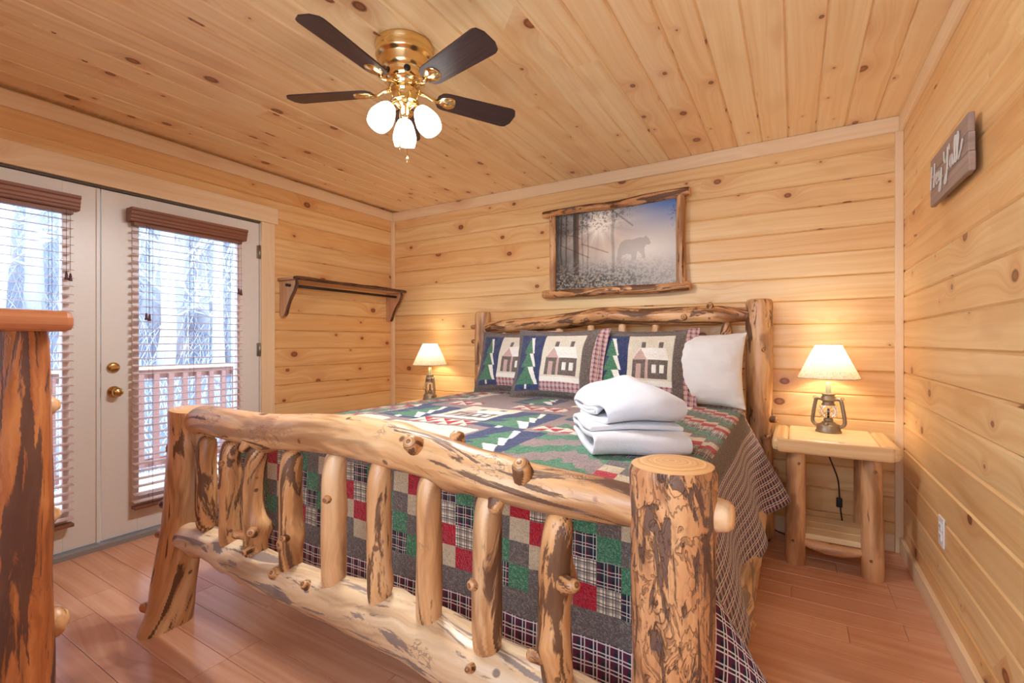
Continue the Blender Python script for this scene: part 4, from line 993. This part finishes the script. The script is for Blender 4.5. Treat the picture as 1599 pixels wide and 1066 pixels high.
# local: X = reading direction (towards the camera), Y = away from the wall is -Y ... built facing -Y
M['sign'] = pine('weathered_grey_plank', srgb(176, 154, 140), srgb(158, 136, 124), srgb(130, 108, 98), knotden=3., rough=.7, tintamt=.4)
M['sign_red'] = pine('weathered_red_plank', srgb(170, 112, 92), srgb(150, 94, 78), srgb(120, 74, 64), knotden=3., rough=.7)
for k, z in enumerate((-.0975, -.0325, .0325)):
    box('plank', (-.25, -.036, z), (.25-.004*k, -.018, z+.0635), M['sign' if k != 1 else 'sign'], sg, .003)
box('batten', (-.17, -.0178, -.085), (-.135, -.002, .085), M['sign'], sg, .002); box('batten', (.135, -.0178, -.085), (.17, -.002, .085), M['sign'], sg, .002)
M['script'] = plain('pale_script_lettering', srgb(214, 204, 190), .5)
def letters(strokes, x0, sx, z0, sz):
    for st in strokes:
        p = smooth_path(st, 6) if len(st) > 2 else [np.array(q) for q in st]
        MB().tube([(x0+q[0]*sx, -.0405, z0+q[1]*sz) for q in p], .0027, 8).obj('letter', M['script'], sg)
HEY = [[(.0, .0), (.10, .5), (.18, 1.05)], [(.42, .0), (.50, .5), (.58, 1.05)], [(-.02, .48), (.25, .54), (.60, .52)],
       [(.70, .22), (.88, .32), (.92, .48), (.80, .50), (.72, .30), (.76, .06), (.90, .02), (1.04, .14)],
       [(1.12, .50), (1.12, .18), (1.20, .04), (1.34, .16), (1.42, .50), (1.38, .0), (1.26, -.42), (1.12, -.38), (1.22, -.12), (1.50, .12)]]
YALL = [[(.0, 1.0), (.04, .60), (.20, .46), (.38, .66), (.46, 1.0), (.40, .3), (.26, -.36), (.08, -.36), (.20, -.10), (.50, .12)], [(.62, 1.05), (.60, .82)],
        [(.92, .46), (.76, .44), (.70, .16), (.80, .02), (.92, .18), (.96, .48), (.96, .10), (1.08, .06), (1.22, .40), (1.32, .90), (1.26, 1.08), (1.18, .90), (1.20, .20), (1.30, .02), (1.46, .40), (1.58, .92), (1.52, 1.10), (1.44, .92), (1.46, .20), (1.56, .02), (1.76, .24), (1.98, .60)]]
letters(HEY, -.222, .118, -.035, .088); letters(YALL, -.022, .116, -.030, .088)

# ------------------------------------------------------------------ outlet
ot = empty('wall_outlet', (XR, 2.57, .398), label='white duplex outlet low on the right pine wall', cat='outlet')
box('cover_plate', (-.006, -.038, -.06), (0, .038, .06), M['white_plastic'], ot, .002)
for z in (-.02, .02):
    sk = box('socket', (-.009, -.017, z-.015), (-.0055, .017, z+.015), M['white_plastic'], ot, .001)
    for y in (-.007, .007): box('slot', (-.0095, y-.0012, z-.002), (-.0088, y+.0012, z+.007), M['black'], sk, 0)

# ------------------------------------------------------------------ ceiling fan
FX, FY = -1.430, 1.495
fan = empty('ceiling_fan', (FX, FY, ZC), label='brass ceiling fan with five dark blades and three lit glass shades', cat='ceiling fan')
MB().lathe([(0, 0), (.122, 0), (.124, -.006), (.122, -.020), (.118, -.026), (.120, -.032), (.122, -.050), (.118, -.058), (.108, -.064), (.104, -.070), (.102, -.10), (.096, -.112), (.088, -.118)], 48).obj('ceiling_mount', M['brass_satin'], fan)
mh = MB().lathe([(.088, -.118), (.086, -.150), (.078, -.160), (.070, -.164), (.066, -.168), (.066, -.178), (.058, -.182), (0, -.182)], 48).obj('motor_housing', M['brass'], fan)
for k in range(6):
    a = k*2*PI/6+.35; MB().lathe([(0, 0), (.014, 0), (.014, .002), (0, .002)], 16, mat=Matrix.Translation((.0865*math.cos(a), .0865*math.sin(a), -.134)) @ Matrix.Rotation(a, 4, 'Z') @ R90).obj('vent_hole', M['black'], mh)
MB().lathe([(.052, -.182), (.060, -.190), (.060, -.196), (.056, -.200), (.056, -.232), (.060, -.236), (.058, -.242), (.040, -.246), (.022, -.262), (.020, -.290), (.012, -.298), (0, -.300)], 36).obj('light_kit', M['brass'], fan)
def blade_mesh():
    n = 26; top = []; L0, L1 = .145, .525; hw0, hw1 = .050, .064
    out = [];
    for i in range(n+1):
        t = i/n; x = L0+(L1-L0)*t; hw = hw0+(hw1-hw0)*t
        if t < .12: hw *= math.sqrt(max(0, 1-((.12-t)/.12)**2))*.55+.45
        if t > .86: hw *= math.sqrt(max(0, 1-.82*((t-.86)/.14)**4))
        out.append((x, hw))
    loop = [(x, h) for x, h in out]+[(x, -h) for x, h in out[::-1]]; m = len(loop); th = .006
    vs = [(x, y, th/2) for x, y in loop]+[(x, y, -th/2) for x, y in loop]; fs = []; 
    for i in range(n):
        j = m-1-i; fs.append([i, j, j-1, i+1]); fs.append([m+i, m+i+1, m+j-1, m+j])
    fs += [[i, (i+1) % m, (i+1) % m+m, i+m] for i in range(m)]
    me = MB().add(vs, fs, None, 0, False).mesh('blade', 0); me.materials.append(M['blade']); return me
bm_ = blade_mesh()
im = MB()
pl = [(.150+.040*(1+math.cos(a)) - .0, .034*math.sin(a)*(1+.25*math.cos(a))) for a in np.linspace(0, 2*PI, 25)[:-1]]
vs = [(x, y, -.0035) for x, y in pl]+[(x*.94+.011, y*.8, -.011) for x, y in pl]; n = 24
im.add(vs, [[i, (i+1) % n, (i+1) % n+n, i+n][::-1] for i in range(n)]+[[n+i for i in range(n)][::-1]], None, 0, True)
im.tube([(.060, 0, .010), (.095, 0, .006), (.120, 0, -.008), (.152, 0, -.010)], [.010, .008, .008, .009], 10)
ime = im.mesh('blade_iron'); ime.materials.append(M['brass'])
for k in range(5):
    a = math.radians(-84.5+72*k)
    b = link('blade', bm_, fan, mw=Matrix.Translation((0, 0, -.190)) @ Matrix.Rotation(a, 4, 'Z') @ Matrix.Rotation(math.radians(-13), 4, 'X'))
    link('blade_iron', ime, b)
for k, ad in enumerate((254, 14, 134)):
    a = math.radians(ad); d = Vector((math.cos(a), math.sin(a), 0))
    base = d*.062+Vector((0, 0, -.262)); axis = (d*.62+Vector((0, 0, -1))).normalized()
    if ad == 134: axis = (d*.5+Vector((0, 0, -1))).normalized()
    am = MB().tube([tuple(d*.018+Vector((0, 0, -.266))), tuple(d*.045+Vector((0, 0, -.250))), tuple(base), tuple(base+axis*.025)], [.008, .008, .009, .018], 12).obj('lamp_arm', M['brass'], fan)
    rot = Vector((0, 0, 1)).rotation_difference(axis).to_matrix().to_4x4()
    gm = Matrix.Translation(base+axis*.015) @ rot
    MB().lathe([(.018, 0), (.028, .006), (.037, .022), (.045, .045), (.051, .070), (.051, .088), (.046, .108), (.043, .116), (.040, .114), (.046, .070), (.024, .01)], 32, mat=gm).obj('glass_shade', M['shade_glass'], fan)
    Lg = bpy.data.lights.new('fan_light', 'SPOT'); Lg.energy = FAN_W; Lg.color = (.93, .96, 1); Lg.shadow_soft_size = .045; Lg.spot_size = math.radians(175); Lg.spot_blend = .5
    lo = bpy.data.objects.new('fan_light', Lg); COL.objects.link(lo); lo.parent = fan; lo.location = base+axis*.145; lo.rotation_euler = Vector((0, 0, -1)).rotation_difference(axis).to_euler()
for (x, y, z1) in ((.022, -.052, -.435), (.052, -.040, -.490)):
    pc = MB().tube([(x, y, -.236), (x, y, z1)], .0014, 6).obj('pull_chain', M['brass'], fan)
    MB().lathe([(0, 0), (.003, 0), (.004, -.010), (.007, -.020), (.005, -.030), (0, -.032)], 12, (x, y, z1)).obj('chain_fob', M['brass'], pc)

# ------------------------------------------------------------------ log dresser, left foreground
dr = empty('log_dresser', (-2.22, .12, 0), label='tall amber log chest of drawers at the left edge of the picture', cat='dresser')
dx0, dx1, dy0, dy1 = -.58, .54, -.27, .24
for (x, y) in ((dx1, dy1), (dx0, dy1), (dx1, dy0), (dx0, dy0)):
    p = log('post', [(x, y, 0, .092), (x, y, .35, .086), (x, y, .75, .083), (x, y, 1.205, .077)], 'log_red', dr, seg=36, amp=.05, seed=90+x*3+y*5, step=.02, endr=.95, endl=.01)
tp = MB().box((dx0-.09, dy0-.10, 1.206), (dx1+.045, dy1+.105, 1.257), .016).obj('top_slab', M['slab_red'], dr, 0)
MB().box((dx1+.04, dy0-.10, 1.2055), (dx1+.092, dy1+.105, 1.2575), .017).obj('end_cleat', M['slab_red'], tp, 1)
box('case', (dx0+.02, dy0, .12), (dx1-.02, dy1, 1.205), M['slab_red'], dr, .004)
for z in (1.0, .69, .385):
    d_ = box('drawer_front', (dx0+.10, dy1+.001, z-.14), (dx1-.085, dy1+.028, z+.14), M['slab_red'], dr, .006)
    for x in (dx0+.28, dx1-.125):
        rr = .030 if z > .5 else .042
        e_ = .018 if z < .5 else 0; log('drawer_knob', [(x, dy1+.02, z, .013), (x, dy1+.055, z, .014), (x, dy1+.090+e_, z, rr), (x, dy1+.125+e_, z, rr*.92)], 'log_clean', d_, seg=18, amp=.06, seed=3, step=.008, endr=.6, endl=.02)
